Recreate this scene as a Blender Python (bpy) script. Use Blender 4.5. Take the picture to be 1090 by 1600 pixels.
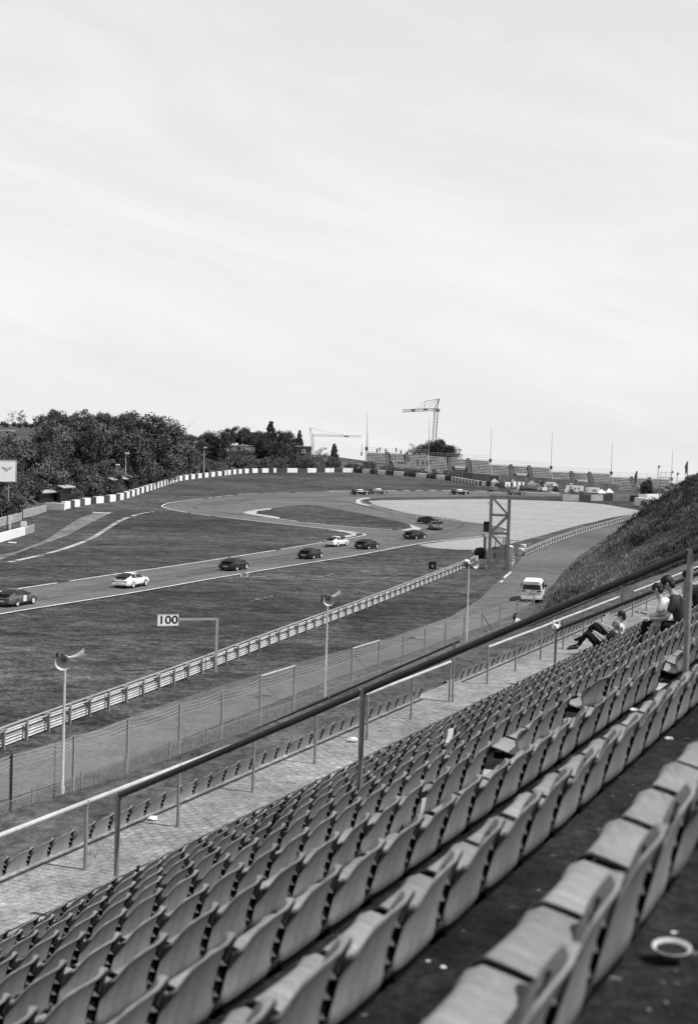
import bpy, bmesh, math, random
from mathutils import Vector, Matrix, noise
from mathutils.geometry import tessellate_polygon
random.seed(7)
R = math.radians
for o in list(bpy.data.objects): bpy.data.objects.remove(o)
scene = bpy.context.scene
col = scene.collection
# ------------------------------------------------------------------ camera
FPX = 2222.2; CU, CV = 545.0, 800.0
PITCH = math.atan(104/FPX); ROLL = R(1.75)
fwd = Vector((0, math.cos(PITCH), -math.sin(PITCH)))
up0 = Vector((0, math.sin(PITCH), math.cos(PITCH)))
rt0 = Vector((1, 0, 0))
camx = rt0*math.cos(ROLL) + up0*math.sin(ROLL)
camy = -rt0*math.sin(ROLL) + up0*math.cos(ROLL)
cd = bpy.data.cameras.new('camera'); cam = bpy.data.objects.new('camera', cd); col.objects.link(cam)
cam.matrix_world = Matrix(((camx.x, camy.x, -fwd.x, 0), (camx.y, camy.y, -fwd.y, 0), (camx.z, camy.z, -fwd.z, 0), (0, 0, 0, 1)))
cd.sensor_fit = 'VERTICAL'; cd.sensor_height = 36; cd.lens = 50
cd.clip_start = 0.1; cd.clip_end = 12000
cd.dof.use_dof = True; cd.dof.focus_distance = 70; cd.dof.aperture_fstop = 3.4
scene.camera = cam
scene.render.resolution_x = 697; scene.render.resolution_y = 1024
# ------------------------------------------------------------------ light
SUN_EL = R(55); SUN_DIR = Vector((0.94*math.cos(SUN_EL), -0.33*math.cos(SUN_EL), math.sin(SUN_EL))).normalized()
w = bpy.data.worlds.new('World'); scene.world = w; w.use_nodes = True
nt = w.node_tree; nt.nodes.clear()
def N(t, typ, **kw):
    n = t.nodes.new(typ)
    for k, v in kw.items(): setattr(n, k, v)
    return n
wo = N(nt, 'ShaderNodeOutputWorld'); bg = N(nt, 'ShaderNodeBackground'); bg.inputs[1].default_value = 0.12
sky = N(nt, 'ShaderNodeTexSky'); sky.sky_type = 'NISHITA'; sky.sun_disc = False
sky.sun_elevation = SUN_EL; sky.sun_rotation = math.atan2(SUN_DIR.x, SUN_DIR.y)
sky.altitude = 600; sky.dust_density = 2.0
bw = N(nt, 'ShaderNodeRGBToBW')
tc = N(nt, 'ShaderNodeTexCoord')
vr_ = N(nt, 'ShaderNodeVectorRotate'); vr_.rotation_type = 'Y_AXIS'; vr_.inputs['Angle'].default_value = R(-14)
mp = N(nt, 'ShaderNodeMapping'); mp.inputs['Scale'].default_value = (1.5, 1.5, 8.0)
nz = N(nt, 'ShaderNodeTexNoise'); nz.inputs['Scale'].default_value = 1.7; nz.inputs['Detail'].default_value = 7; nz.inputs['Roughness'].default_value = .62; nz.inputs['Distortion'].default_value = .6
rp = N(nt, 'ShaderNodeMapRange'); rp.inputs[1].default_value = .40; rp.inputs[2].default_value = .72; rp.inputs[3].default_value = 0.0; rp.inputs[4].default_value = 1.0
mx = N(nt, 'ShaderNodeMix'); mx.data_type = 'FLOAT'
hz_f = N(nt, 'ShaderNodeMath', operation='MULTIPLY'); hz_f.inputs[1].default_value = .45
ad = N(nt, 'ShaderNodeMath', operation='MULTIPLY_ADD'); ad.inputs[1].default_value = .12
sx_ = N(nt, 'ShaderNodeSeparateXYZ'); cr_ = N(nt, 'ShaderNodeFloatCurve')          # pale haze near the horizon, deeper sky overhead
cm_ = cr_.mapping.curves[0]; cm_.points[0].location = (0, .645); cm_.points[1].location = (1, .08); cm_.points.new(.36, .58); cm_.points.new(.55, .26)
cr_.mapping.update(); sc_ = N(nt, 'ShaderNodeMath', operation='MULTIPLY'); sc_.inputs[1].default_value = 10
ad2 = N(nt, 'ShaderNodeMath', operation='MULTIPLY_ADD'); ad2.inputs[1].default_value = .95
L = nt.links.new
L(tc.outputs['Generated'], sx_.inputs[0]); L(sx_.outputs[2], cr_.inputs['Value']); L(cr_.outputs[0], sc_.inputs[0]); L(sc_.outputs[0], ad.inputs[2])
L(sky.outputs[0], bw.inputs[0]); L(bw.outputs[0], ad.inputs[0])
L(tc.outputs['Generated'], vr_.inputs[0]); L(vr_.outputs[0], mp.inputs[0]); L(mp.outputs[0], nz.inputs[0]); L(nz.outputs[0], rp.inputs[0])
L(rp.outputs[0], ad2.inputs[0]); L(ad.outputs[0], ad2.inputs[2])
L(ad2.outputs[0], bg.inputs[0]); L(bg.outputs[0], wo.inputs[0])
sd = bpy.data.lights.new('sun', 'SUN'); sd.energy = 5.0; sd.angle = R(.5); sd.color = (1, 1, 1)
so = bpy.data.objects.new('sun', sd); col.objects.link(so); so.rotation_euler = SUN_DIR.to_track_quat('Z', 'Y').to_euler()
scene.view_settings.view_transform = 'Standard'; scene.view_settings.look = 'None'
scene.view_settings.exposure = 0.0; scene.view_settings.gamma = 1
# ------------------------------------------------------------------ materials (the photograph is black and white: every colour is a grey)
MATS = {}
def mat(name, c, rough=.8, spec=.3, metal=0, scales=(), bump=None, rnd=0, emit=None):
    """c grey albedo; scales = list of (noise scale, amount, (sx,sy,sz)) multiplied on; object coordinates"""
    if name in MATS: return MATS[name]
    m = bpy.data.materials.new(name); m.use_nodes = True; t = m.node_tree; b = t.nodes['Principled BSDF']
    b.inputs['Roughness'].default_value = rough; b.inputs['Metallic'].default_value = metal
    b.inputs['Specular IOR Level'].default_value = spec
    l = t.links.new
    val = N(t, 'ShaderNodeValue'); val.outputs[0].default_value = c; cur = val.outputs[0]
    co = N(t, 'ShaderNodeTexCoord')
    for (sc, am, st) in scales:
        mpn = N(t, 'ShaderNodeMapping'); mpn.inputs['Scale'].default_value = st
        l(co.outputs['Object'], mpn.inputs[0])
        n = N(t, 'ShaderNodeTexNoise'); n.inputs['Scale'].default_value = sc; n.inputs['Detail'].default_value = 5; n.inputs['Roughness'].default_value = .6
        l(mpn.outputs[0], n.inputs[0])
        r = N(t, 'ShaderNodeMapRange'); r.inputs[1].default_value = .3; r.inputs[2].default_value = .7; r.inputs[3].default_value = 1-am; r.inputs[4].default_value = 1+am
        l(n.outputs[0], r.inputs[0])
        mu = N(t, 'ShaderNodeMath', operation='MULTIPLY'); l(cur, mu.inputs[0]); l(r.outputs[0], mu.inputs[1]); cur = mu.outputs[0]
    if rnd:
        oi = N(t, 'ShaderNodeObjectInfo')
        r = N(t, 'ShaderNodeMapRange'); r.inputs[3].default_value = 1-rnd; r.inputs[4].default_value = 1+rnd
        l(oi.outputs['Random'], r.inputs[0])
        mu = N(t, 'ShaderNodeMath', operation='MULTIPLY'); l(cur, mu.inputs[0]); l(r.outputs[0], mu.inputs[1]); cur = mu.outputs[0]
    l(cur, b.inputs['Base Color'])
    if bump:
        n = N(t, 'ShaderNodeTexNoise'); n.inputs['Scale'].default_value = bump[0]; n.inputs['Detail'].default_value = 6
        l(co.outputs['Object'], n.inputs[0])
        bp = N(t, 'ShaderNodeBump'); bp.inputs['Strength'].default_value = bump[1]; bp.inputs['Distance'].default_value = bump[2]
        l(n.outputs[0], bp.inputs['Height']); l(bp.outputs[0], b.inputs['Normal'])
    if emit: b.inputs['Emission Color'].default_value = (1, 1, 1, 1); b.inputs['Emission Strength'].default_value = emit
    MATS[name] = m; return m
one = (1, 1, 1)
GRASS = mat('mown grass', .066, .95, .1, scales=((.03, .45, (1, 1.6, 1)), (.22, .5, (1, 1.6, 1)), (1.1, .6, (1, 1.2, 1)), (4, .65, one), (11, .55, one)), bump=(6, .8, .12))
def furrows(m, amt):
    t = m.node_tree; b = t.nodes['Principled BSDF']; l = t.links.new; src = b.inputs['Base Color'].links[0].from_socket
    co = N(t, 'ShaderNodeTexCoord'); mpn = N(t, 'ShaderNodeMapping'); mpn.inputs['Rotation'].default_value = (0, 0, R(12)); mpn.inputs['Scale'].default_value = (.12, 1, 1); l(co.outputs['Object'], mpn.inputs[0])
    wv = N(t, 'ShaderNodeTexWave'); wv.bands_direction = 'Y'; wv.inputs['Scale'].default_value = .22; wv.inputs['Distortion'].default_value = 5; wv.inputs['Detail'].default_value = 4; wv.inputs['Detail Scale'].default_value = 1.5
    l(mpn.outputs[0], wv.inputs[0]); r = N(t, 'ShaderNodeMapRange'); r.inputs[3].default_value = 1-amt; r.inputs[4].default_value = 1+amt; l(wv.outputs['Fac'], r.inputs[0])
    mu = N(t, 'ShaderNodeMath', operation='MULTIPLY'); l(src, mu.inputs[0]); l(r.outputs[0], mu.inputs[1]); l(mu.outputs[0], b.inputs['Base Color'])
# worn, dry streaks in the grass running along the track
def streaks(m, thr, hi, sc, st):
    t = m.node_tree; b = t.nodes['Principled BSDF']; l = t.links.new
    src = b.inputs['Base Color'].links[0].from_socket
    co = N(t, 'ShaderNodeTexCoord'); mpn = N(t, 'ShaderNodeMapping'); mpn.inputs['Scale'].default_value = st; mpn.inputs['Rotation'].default_value = (0, 0, R(-30))
    l(co.outputs['Object'], mpn.inputs[0])
    n = N(t, 'ShaderNodeTexNoise'); n.inputs['Scale'].default_value = sc; n.inputs['Detail'].default_value = 8; n.inputs['Roughness'].default_value = .7
    l(mpn.outputs[0], n.inputs[0])
    r = N(t, 'ShaderNodeMapRange'); r.inputs[1].default_value = thr; r.inputs[2].default_value = thr+.1; l(n.outputs[0], r.inputs[0])
    mxn = N(t, 'ShaderNodeMix'); mxn.data_type = 'FLOAT'; l(r.outputs[0], mxn.inputs[0]); l(src, mxn.inputs[2]); mxn.inputs[3].default_value = hi
    l(mxn.outputs[0], b.inputs['Base Color'])
streaks(GRASS, .60, .11, .05, (1, 3.5, 1))
BANKG = mat('rough grass', .085, .95, .1, scales=((.08, .45, one), (.6, .45, one), (4, .4, one)), bump=(3, 1, .3))
ASPH = mat('asphalt', .12, .85, .3, scales=((.05, .25, (1, 3, 1)), (.4, .2, (1, 3, 1)), (3, .2, one), (12, .4, one)))
ROAD = mat('service road asphalt', .115, .9, .25, scales=((.06, .3, one), (.6, .25, one), (3, .25, one), (10, .4, one)))
GRAVEL = mat('gravel', .33, .95, .1, scales=((.08, .12, (1, 4, 1)), (.5, .14, (1, 3, 1)), (3, .3, one), (9, .4, one)), bump=(8, .8, .12))
GRAVD = mat('worn gravel', .17, .95, .1, scales=((.15, .4, one), (.7, .4, one), (2, .4, one), (10, .4, one)))
PAINT = mat('white paint', .62, .7, .3, scales=((.5, .2, one), (4, .25, one)))
KERB = mat('kerb paint', .42, .7, .3, scales=((.8, .35, one), (5, .3, one)))
WHITE = mat('white concrete', .78, .7, .3, scales=((.8, .1, one), (5, .08, one)))
PALE = mat('pale concrete', .36, .8, .3, scales=((.7, .2, one), (6, .15, one)))
DARKBL = mat('dark barrier', .055, .7, .3, scales=((2, .4, one),), rnd=.3)
BLACK = mat('black rubber', .016, .6, .4)
GALV = mat('galvanised steel', .30, .55, .5, .0, scales=((3, .2, one), (25, .15, one)))
GALVL = mat('bright galvanised steel', .48, .5, .5, .0, scales=((2, .2, (1, 1, 1)), (20, .15, one)))
PIPED = mat('dark painted pipe', .028, .5, .5, scales=((8, .4, one),))
STEEL = mat('weathered steel', .22, .6, .4, scales=((3, .3, one), (20, .2, one)))
WIRE = mat('fence wire', .34, .6, .4)
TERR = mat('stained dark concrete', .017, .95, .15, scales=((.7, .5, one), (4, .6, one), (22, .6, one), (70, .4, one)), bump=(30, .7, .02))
def lichen(m, thr, hi, sc):
    t = m.node_tree; b = t.nodes['Principled BSDF']; l = t.links.new
    src = b.inputs['Base Color'].links[0].from_socket
    co = N(t, 'ShaderNodeTexCoord'); n = N(t, 'ShaderNodeTexNoise'); n.inputs['Scale'].default_value = sc; n.inputs['Detail'].default_value = 4; n.inputs['Roughness'].default_value = .75
    l(co.outputs['Object'], n.inputs[0])
    r = N(t, 'ShaderNodeMapRange'); r.inputs[1].default_value = thr; r.inputs[2].default_value = thr+.03; l(n.outputs[0], r.inputs[0])
    mxn = N(t, 'ShaderNodeMix'); mxn.data_type = 'FLOAT'; l(r.outputs[0], mxn.inputs[0]); l(src, mxn.inputs[2]); mxn.inputs[3].default_value = hi
    l(mxn.outputs[0], b.inputs['Base Color'])
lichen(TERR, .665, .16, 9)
SEATM = mat('grey seat plastic', .25, .5, .45, scales=((1.3, .22, one), (2.2, .17, (6, 1, .7)), (9, .18, (4, 1, .5)), (60, .14, one)), rnd=.16)
SEATD = mat('seat bracket and pocket shade', .009, 1, .02)
TREAD = mat('mid concrete', .2, .9, .2, scales=((1, .3, one), (8, .3, one)))
CARB = mat('black car paint', .014, .28, .5)
CARW = mat('white car paint', .82, .3, .5)
CARG = mat('grey car paint', .10, .4, .4)
GLASS = mat('dark glass', .02, .3, .4)
CHROME = mat('alloy', .55, .3, .6)
LAMP = mat('tail lamp', .05, .3, .6)
LEAF = mat('leaves', .078, .8, .2, scales=((.25, .45, one), (1.5, .4, one)), rnd=.3)
LEAFL = mat('light leaves', .14, .8, .2, scales=((.4, .4, one), (2, .3, one)), rnd=.3)
BARK = mat('bark', .07, .9, .1, scales=((3, .3, one),))
def mk_pave():
    m = mat('paving', .29, .92, .2, scales=((.35, .25, one), (2.5, .28, one), (9, .3, one), (40, .4, one)))
    t = m.node_tree; b = t.nodes['Principled BSDF']; l = t.links.new
    src = b.inputs['Base Color'].links[0].from_socket
    co = N(t, 'ShaderNodeTexCoord'); mpn = N(t, 'ShaderNodeMapping'); mpn.inputs['Rotation'].default_value = (0, 0, R(-66.74))
    l(co.outputs['Object'], mpn.inputs[0])
    br = N(t, 'ShaderNodeTexBrick'); br.inputs['Scale'].default_value = 1; br.inputs['Brick Width'].default_value = .22; br.inputs['Row Height'].default_value = .11
    br.inputs['Mortar Size'].default_value = .009; br.inputs['Color1'].default_value = (1, 1, 1, 1); br.inputs['Color2'].default_value = (.8, .8, .8, 1); br.inputs['Mortar'].default_value = (.62, .62, .62, 1)
    sx = N(t, 'ShaderNodeSeparateXYZ'); l(mpn.outputs[0], sx.inputs[0])
    def mth(op, a, b2=None):
        n = N(t, 'ShaderNodeMath', operation=op)
        for i, v in enumerate((a, b2)):
            if v is None: continue
            if isinstance(v, (int, float)): n.inputs[i].default_value = v
            else: l(v, n.inputs[i])
        return n.outputs[0]
    yy = mth('DIVIDE', sx.outputs[1], .115); row = mth('FLOOR', yy); fy = mth('FRACT', yy)
    fx = mth('FRACT', mth('ADD', mth('DIVIDE', sx.outputs[0], .23), mth('MULTIPLY', row, .5)))
    fx2 = mth('ADD', fx, mth('MULTIPLY', fy, .12))
    tick = mth('MULTIPLY', mth('MULTIPLY', mth('LESS_THAN', fx2, .17), mth('GREATER_THAN', fx2, .07)), mth('MULTIPLY', mth('GREATER_THAN', fy, .2), mth('LESS_THAN', fy, .8)))
    keep = mth('SUBTRACT', 1.0, mth('MULTIPLY', tick, .62))
    src = mth('MULTIPLY', src, keep)
    l(mpn.outputs[0], br.inputs[0]); bwn = N(t, 'ShaderNodeRGBToBW'); l(br.outputs[0], bwn.inputs[0])
    mu = N(t, 'ShaderNodeMath', operation='MULTIPLY'); l(src, mu.inputs[0]); l(bwn.outputs[0], mu.inputs[1]); l(mu.outputs[0], b.inputs['Base Color'])
    return m
furrows(GRAVEL, .10)
PAVE = mk_pave(); lichen(PAVE, .70, .07, 4)
# ------------------------------------------------------------------ helpers
def px_ray(u, v):
    return (camx*((u-CU)/FPX) - camy*((v-CV)/FPX) + fwd)
ZY = [(-100, -13.3), (190, -13.3), (250, -12.3), (300, -11.0), (350, -10.2), (420, -8.6), (500, -7.5), (540, -8.0), (800, -22), (2000, -60), (9000, -200)]
def zY(y):
    for (a, za), (b_, zb) in zip(ZY, ZY[1:]):
        if y <= b_: return za + (zb-za)*(y-a)/(b_-a)
    return ZY[-1][1]
def tiltg(x, y):
    return -max(0, x-15)*.08*max(0, min(1, (y-375)/100))
def gz(x, y): return zY(y) + tiltg(x, y)
def gp(u, v, dz=0):
    """the point of the ground seen there"""
    d = px_ray(u, v); lo, hi = 5.0, 3000.0
    t = 20.0
    while t < 3000:
        p = d*t
        if p.z < gz(p.x, p.y): break
        t *= 1.01
    lo = t/1.01
    for _ in range(30):
        m = (lo+t)/2; p = d*m
        if p.z < gz(p.x, p.y): t = m
        else: lo = m
    p = d*t; return Vector((p.x, p.y, gz(p.x, p.y)+dz))
def at(u, v, Y):
    d = px_ray(u, v); return d*(Y/d.y)
ST, CT = 0.3949, 0.9187
def S(p, s, z=0): return Vector((-CT*p+ST*s, ST*p+CT*s, z))
ROWANG = math.atan2(CT, ST)
def proj(v):
    d = v; zc = d.dot(fwd)
    if zc <= .1: return None
    return (CU+FPX*d.dot(camx)/zc, CV-FPX*d.dot(camy)/zc, zc)
class MB:
    def __init__(s): s.v = []; s.f = []
    def add(s, vs, fs):
        n = len(s.v); s.v += [tuple(x) for x in vs]; s.f += [tuple(i+n for i in f) for f in fs]; return s
    def box(s, c, size, rz=0, rx=0, ry=0, taper=1):
        hx, hy, hz = size[0]/2, size[1]/2, size[2]/2
        M = Matrix.Rotation(rz, 3, 'Z') @ Matrix.Rotation(ry, 3, 'Y') @ Matrix.Rotation(rx, 3, 'X')
        vs = []
        for z in (-1, 1):
            k = taper if z > 0 else 1
            for x, y in ((-1, -1), (1, -1), (1, 1), (-1, 1)):
                vs.append(Vector(c) + M @ Vector((x*hx*k, y*hy*k, z*hz)))
        return s.add(vs, [(3, 2, 1, 0), (4, 5, 6, 7), (0, 1, 5, 4), (1, 2, 6, 5), (2, 3, 7, 6), (3, 0, 4, 7)])
    def tube(s, pts, r, n=8, cap=True):
        pts = [Vector(p) for p in pts]
        rs = r if isinstance(r, (list, tuple)) else [r]*len(pts)
        vs = []; fs = []
        prev = None
        for i, p in enumerate(pts):
            d = (pts[min(i+1, len(pts)-1)] - pts[max(i-1, 0)]).normalized()
            if prev is None:
                a = Vector((0, 0, 1)) if abs(d.z) < .9 else Vector((1, 0, 0))
                x = d.cross(a).normalized()
            else: x = (prev - d*prev.dot(d)).normalized()
            prev = x; y = d.cross(x)
            for k in range(n):
                an = 2*math.pi*k/n; vs.append(p + x*math.cos(an)*rs[i] + y*math.sin(an)*rs[i])
        for i in range(len(pts)-1):
            for k in range(n):
                a = i*n+k; b = i*n+(k+1) % n; fs.append((a, b, b+n, a+n))
        if cap: fs.append(tuple(range(n-1, -1, -1))); fs.append(tuple(range((len(pts)-1)*n, len(pts)*n)))
        return s.add(vs, fs)
    def lathe(s, c, prof, n=16, M=None):
        vs = []; fs = []
        for (r, z) in prof:
            for k in range(n):
                an = 2*math.pi*k/n; q = Vector((r*math.cos(an), r*math.sin(an), z))
                if M: q = M @ q
                vs.append(Vector(c)+q)
        for i in range(len(prof)-1):
            for k in range(n):
                a = i*n+k; b = i*n+(k+1) % n; fs.append((a, b, b+n, a+n))
        return s.add(vs, fs)
    def blob(s, c, r, sub=1, seed=0, amp=.2, M=None):
        bm = bmesh.new(); bmesh.ops.create_icosphere(bm, subdivisions=sub, radius=1)
        rr = r if hasattr(r, '__len__') else (r, r, r)
        vs = []
        for v in bm.verts:
            k = 1+amp*noise.noise(v.co*1.7+Vector((seed, seed*2.1, 0)))
            q = Vector((v.co.x*rr[0]*k, v.co.y*rr[1]*k, v.co.z*rr[2]*k))
            if M: q = M @ q
            vs.append(Vector(c)+q)
        fs = [tuple(v.index for v in f.verts) for f in bm.faces]; bm.free()
        return s.add(vs, fs)
    def mesh(s, name, m, smooth=False):
        me = bpy.data.meshes.new(name); me.from_pydata(s.v, [], s.f); me.update()
        if m: me.materials.append(m)
        if smooth:
            me.polygons.foreach_set('use_smooth', [True]*len(me.polygons))
        return me
    def build(s, name, m, parent=None, smooth=False, loc=None, rot=None):
        o = bpy.data.objects.new(name, s.mesh(name, m, smooth)); col.objects.link(o)
        if parent: o.parent = parent
        if loc is not None: o.location = loc
        if rot is not None: o.rotation_euler = rot
        return o
def tag(o, label=None, cat=None, group=None, kind=None):
    if label: o['label'] = label
    if cat: o['category'] = cat
    if group: o['group'] = group
    if kind: o['kind'] = kind
    return o
def empty(name, loc, rz=0, label=None, cat=None, group=None):
    o = bpy.data.objects.new(name, None); col.objects.link(o); o.location = loc; o.rotation_euler = (0, 0, rz)
    return tag(o, label, cat, group)
KIDS = {}
def copy_tree(o, parent=None):
    c = o.copy(); col.objects.link(c)
    if parent: c.parent = parent
    for ch in [x for x in bpy.data.objects if x.parent == o and x != c]: copy_tree(ch, c)
    return c
def proto_copy(tree):
    """tree = (obj, [subtrees]) copied quickly"""
    o, subs = tree; c = o.copy(); col.objects.link(c)
    for st in subs:
        k = proto_copy(st); k.parent = c
    return c
def tree_of(o):
    return (o, [tree_of(x) for x in bpy.data.objects if x.parent == o])
def autosmooth(o, ang=40):
    me = o.data; me.polygons.foreach_set('use_smooth', [True]*len(me.polygons))
    try: me.set_sharp_from_angle(angle=R(ang))
    except Exception: pass
def drape(name, pts2, m, dz, kind='structure', parent=None):
    """a flat polygon laid on the ground; pts2 world xy"""
    bm = bmesh.new(); vs = [bm.verts.new((p[0], p[1], 0)) for p in pts2]
    for t in tessellate_polygon([[Vector((p[0], p[1], 0)) for p in pts2]]):
        try: bm.faces.new([vs[i] for i in t])
        except ValueError: pass
    bm.normal_update()
    for f in bm.faces:
        if f.normal.z < 0: f.normal_flip()
    for (y, _) in ZY[1:-1]:
        g = bm.verts[:]+bm.edges[:]+bm.faces[:]
        bmesh.ops.bisect_plane(bm, geom=g, plane_co=(0, y, 0), plane_no=(0, 1, 0))
    for v in bm.verts: v.co.z = gz(v.co.x, v.co.y)+dz
    me = bpy.data.meshes.new(name); bm.to_mesh(me); bm.free(); me.materials.append(m)
    o = bpy.data.objects.new(name, me); col.objects.link(o)
    if kind: o['kind'] = kind
    if parent: o.parent = parent
    return o
def smoothpx(pts, n=6, closed=False):
    out = []
    P = [Vector(p) for p in pts]; k = len(P)
    rng = range(k if closed else k-1)
    for i in rng:
        if closed: p0, p1, p2, p3 = P[(i-1) % k], P[i], P[(i+1) % k], P[(i+2) % k]
        else: p0, p1, p2, p3 = P[max(i-1, 0)], P[i], P[i+1], P[min(i+2, k-1)]
        for j in range(n):
            t = j/n
            out.append(.5*((2*p1)+(-p0+p2)*t+(2*p0-5*p1+4*p2-p3)*t*t+(-p0+3*p1-3*p2+p3)*t**3))
    if not closed: out.append(P[-1])
    return out
def W(pts): return [gp(p[0], p[1]) for p in pts]
def strip_pts(pts, wd):
    L_, R_ = [], []
    for i, p in enumerate(pts):
        d = (pts[min(i+1, len(pts)-1)]-pts[max(i-1, 0)]); d.z = 0
        if d.length < 1e-6: d = Vector((1, 0, 0))
        d.normalize(); n = Vector((-d.y, d.x, 0))
        L_.append(p+n*wd/2); R_.append(p-n*wd/2)
    return L_, R_
def strip(name, pts, wd, m, dz, dash=None, kind='structure', rag=0, seg=1.5):
    """painted line along world points"""
    # resample
    out = [pts[0].copy()]
    for a, b_ in zip(pts, pts[1:]):
        n = max(1, int((b_-a).length/seg))
        for i in range(1, n+1): out.append(a.lerp(b_, i/n))
    L_, R_ = strip_pts(out, wd); mb = MB(); acc = 0
    for i in range(len(out)-1):
        acc += (out[i+1]-out[i]).length
        if dash and (acc % dash[0]) > dash[1]: continue
        if rag and random.random() < rag: continue
        q = [L_[i], R_[i], R_[i+1], L_[i+1]]
        mb.add([Vector((c.x, c.y, gz(c.x, c.y)+dz)) for c in q], [(0, 1, 2, 3)])
    o = mb.build(name, m); o['kind'] = kind; return o
# ------------------------------------------------------------------ ground
xs = [-6000, -2500, -1000, -500, -300, -200, -120, -60, -20, 0, 20, 40, 60, 80, 100, 130, 160, 200, 300, 500, 1000, 2500, 6000]
ys = sorted(set([y for y, _ in ZY] + [0, 50, 100, 150, 220, 275, 325, 375, 395, 440, 475, 520, 600, 700]))
mb = MB()
vs = [(x, y, gz(x, y)) for y in ys for x in xs]; nx = len(xs)
mb.add(vs, [(j*nx+i, j*nx+i+1, (j+1)*nx+i+1, (j+1)*nx+i) for j in range(len(ys)-1) for i in range(nx-1)])
tag(mb.build('ground', GRASS), kind='structure')
# track
near_edge = [(-90, 981), (0, 961), (110, 943), (220, 925), (338, 904), (466, 883), (551, 869.5), (650, 851), (700, 844.5), (750, 838.5), (778, 835)]
tail = [(791, 829.5), (783, 825), (756, 820), (693, 812.5), (640, 803.5), (605, 795.5), (575, 787.5), (566, 783.5), (572, 779.5), (600, 777.5), (660, 776.5), (720, 776), (800, 775.5), (877, 775.5), (905, 776)]
upper = [(905, 773.5), (870, 771.5), (797, 769), (701, 767.3), (550, 768.3), (470, 770), (378, 773), (325, 779), (276, 784.5), (257, 789.5), (259, 794.5), (305, 803.5), (397, 814.5), (470, 822.8), (521, 829), (552, 833), (569, 836), (558, 839.5), (507, 848), (397, 866), (250, 888.6), (183, 898), (90, 912), (0, 925.5), (-90, 938)]
drape('race_track', W(near_edge+tail+upper), ASPH, .03)
island = [(381, 800), (422, 795.2), (477, 789.5), (520, 795), (565, 803), (610, 812.5), (636, 819.5), (646, 824.5), (634, 828.5), (612, 828), (560, 824.5), (507, 819.8), (437, 811), (392, 804)]
drape('infield_grass', W(smoothpx(island, 4, True)), GRASS, .06)
gravel = [(575, 783), (600, 782), (660, 781), (764, 780), (812, 781.5), (900, 784.3), (944, 788.5), (982, 795), (1001, 798.5), (993, 802.5), (955, 809), (900, 822), (845, 837.5), (806, 847.5), (770, 856), (752, 859.5), (717, 859.5), (675, 856.5), (652, 852), (700, 845.5), (750, 839.5), (779, 836), (795, 830), (784, 823.5), (756, 818.5), (693, 811), (640, 802), (607, 794.2), (582, 788)]
drape('gravel_trap', W(gravel), GRAVEL, .045)
strip('track_line', W(smoothpx(near_edge, 4)), .28, PAINT, .08, rag=.03)
strip('track_line', W(smoothpx([(-90, 938), (0, 925.5), (90, 912), (183, 898), (250, 888.6), (397, 866), (507, 848), (558, 839.5), (570, 836), (556, 832.5), (521, 828), (470, 822.8), (397, 814.5), (305, 803.5), (259, 794.5), (256, 789.5), (276, 784.5), (325, 779)], 5)), .3, PAINT, .085, rag=.03)
strip('track_line', W(smoothpx([(325, 779), (378, 773), (470, 769.7), (530, 768)], 5)), .5, KERB, .085, dash=(5, 3.4))
strip('kerb', W(smoothpx([(514, 768), (600, 767.5), (701, 767), (797, 768.8), (872, 771.5)], 5)), 1.3, PAINT, .09, dash=(4.4, 2.7))
strip('track_line', W(smoothpx([(828, 762), (850, 767), (872, 771.3)], 3)), .9, PAINT, .09, dash=(5, 3.4))
strip('track_line', W(smoothpx([(575, 788), (607, 795), (640, 803), (693, 811.8), (756, 819.5), (784, 824.5), (793, 829.5), (779, 835.3)], 5)), .3, PAINT, .09, rag=.05)
strip('track_line', W(smoothpx([(380, 800.5), (392, 804.5), (437, 811.5), (507, 820.3), (560, 825), (612, 828.5)], 5)), .35, PAINT, .09, rag=.08)
drape('kerb', W([(380, 801), (396, 797.5), (424, 794.5), (423, 796.6), (402, 799.3), (400, 803.5), (437, 809), (436, 811), (398, 806)]), KERB, .10)
drape('kerb', W([(513, 829), (540, 830.5), (557, 834), (556, 838), (540, 841), (537, 838.5), (550, 836), (540, 833)]), KERB, .10)
drape('kerb', W([(622, 829.5), (643, 826), (639, 820), (648, 823), (658, 826.5), (654, 829.5), (640, 830.5)]), KERB, .10)
drape('kerb', W([(555, 786), (557, 781), (566, 778.8), (577, 778.2), (578, 780), (568, 780.6), (562, 783), (566, 787.5), (580, 790.5), (574, 791), (560, 788.6)]), KERB, .10)
# worn strips and gravel at left
drape('gravel_verge', W([(-40, 874), (0, 868), (30, 861), (70, 845), (100, 825), (125, 810), (150, 801), (178, 800), (165, 806), (140, 818), (110, 835), (75, 848), (45, 858), (10, 872), (-40, 888)]), GRAVD, .03)
strip('grass_line', W(smoothpx([(14, 879), (60, 869), (100, 858), (140, 843), (165, 828), (190, 813), (220, 803), (240, 800)], 4)), .7, KERB, .05, rag=.22, seg=.6)
drape('painted_mark', W([(145, 800.5), (172, 802), (172, 803), (145, 801.5)]), PAINT, .06)
drape('painted_mark', W([(14, 847), (27, 848), (25, 849.5), (13, 848.7)]), PAINT, .06)
strip('grass_line', W([(108, 892.5), (150, 893.5), (190, 897)]), .45, GRAVD, .05, rag=.4, seg=.5)
strip('grass_line', W([(393, 901), (415, 902), (436, 903.5)]), .35, KERB, .05, rag=.2, seg=.5)
for (a, b_, c_) in (((560, 912), (600, 904), (628, 897)), ((480, 905), (505, 901), (520, 898)), ((395, 939), (425, 933), (440, 930))):
    for _ in range(3):
        oo = random.uniform(-1.2, 1.2); strip('grass_line', [v+Vector((oo*.3, oo, 0)) for v in W([a, b_, c_])], random.uniform(.15, .4), GRAVD, .05+.004*_, rag=.55, seg=.5)
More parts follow.
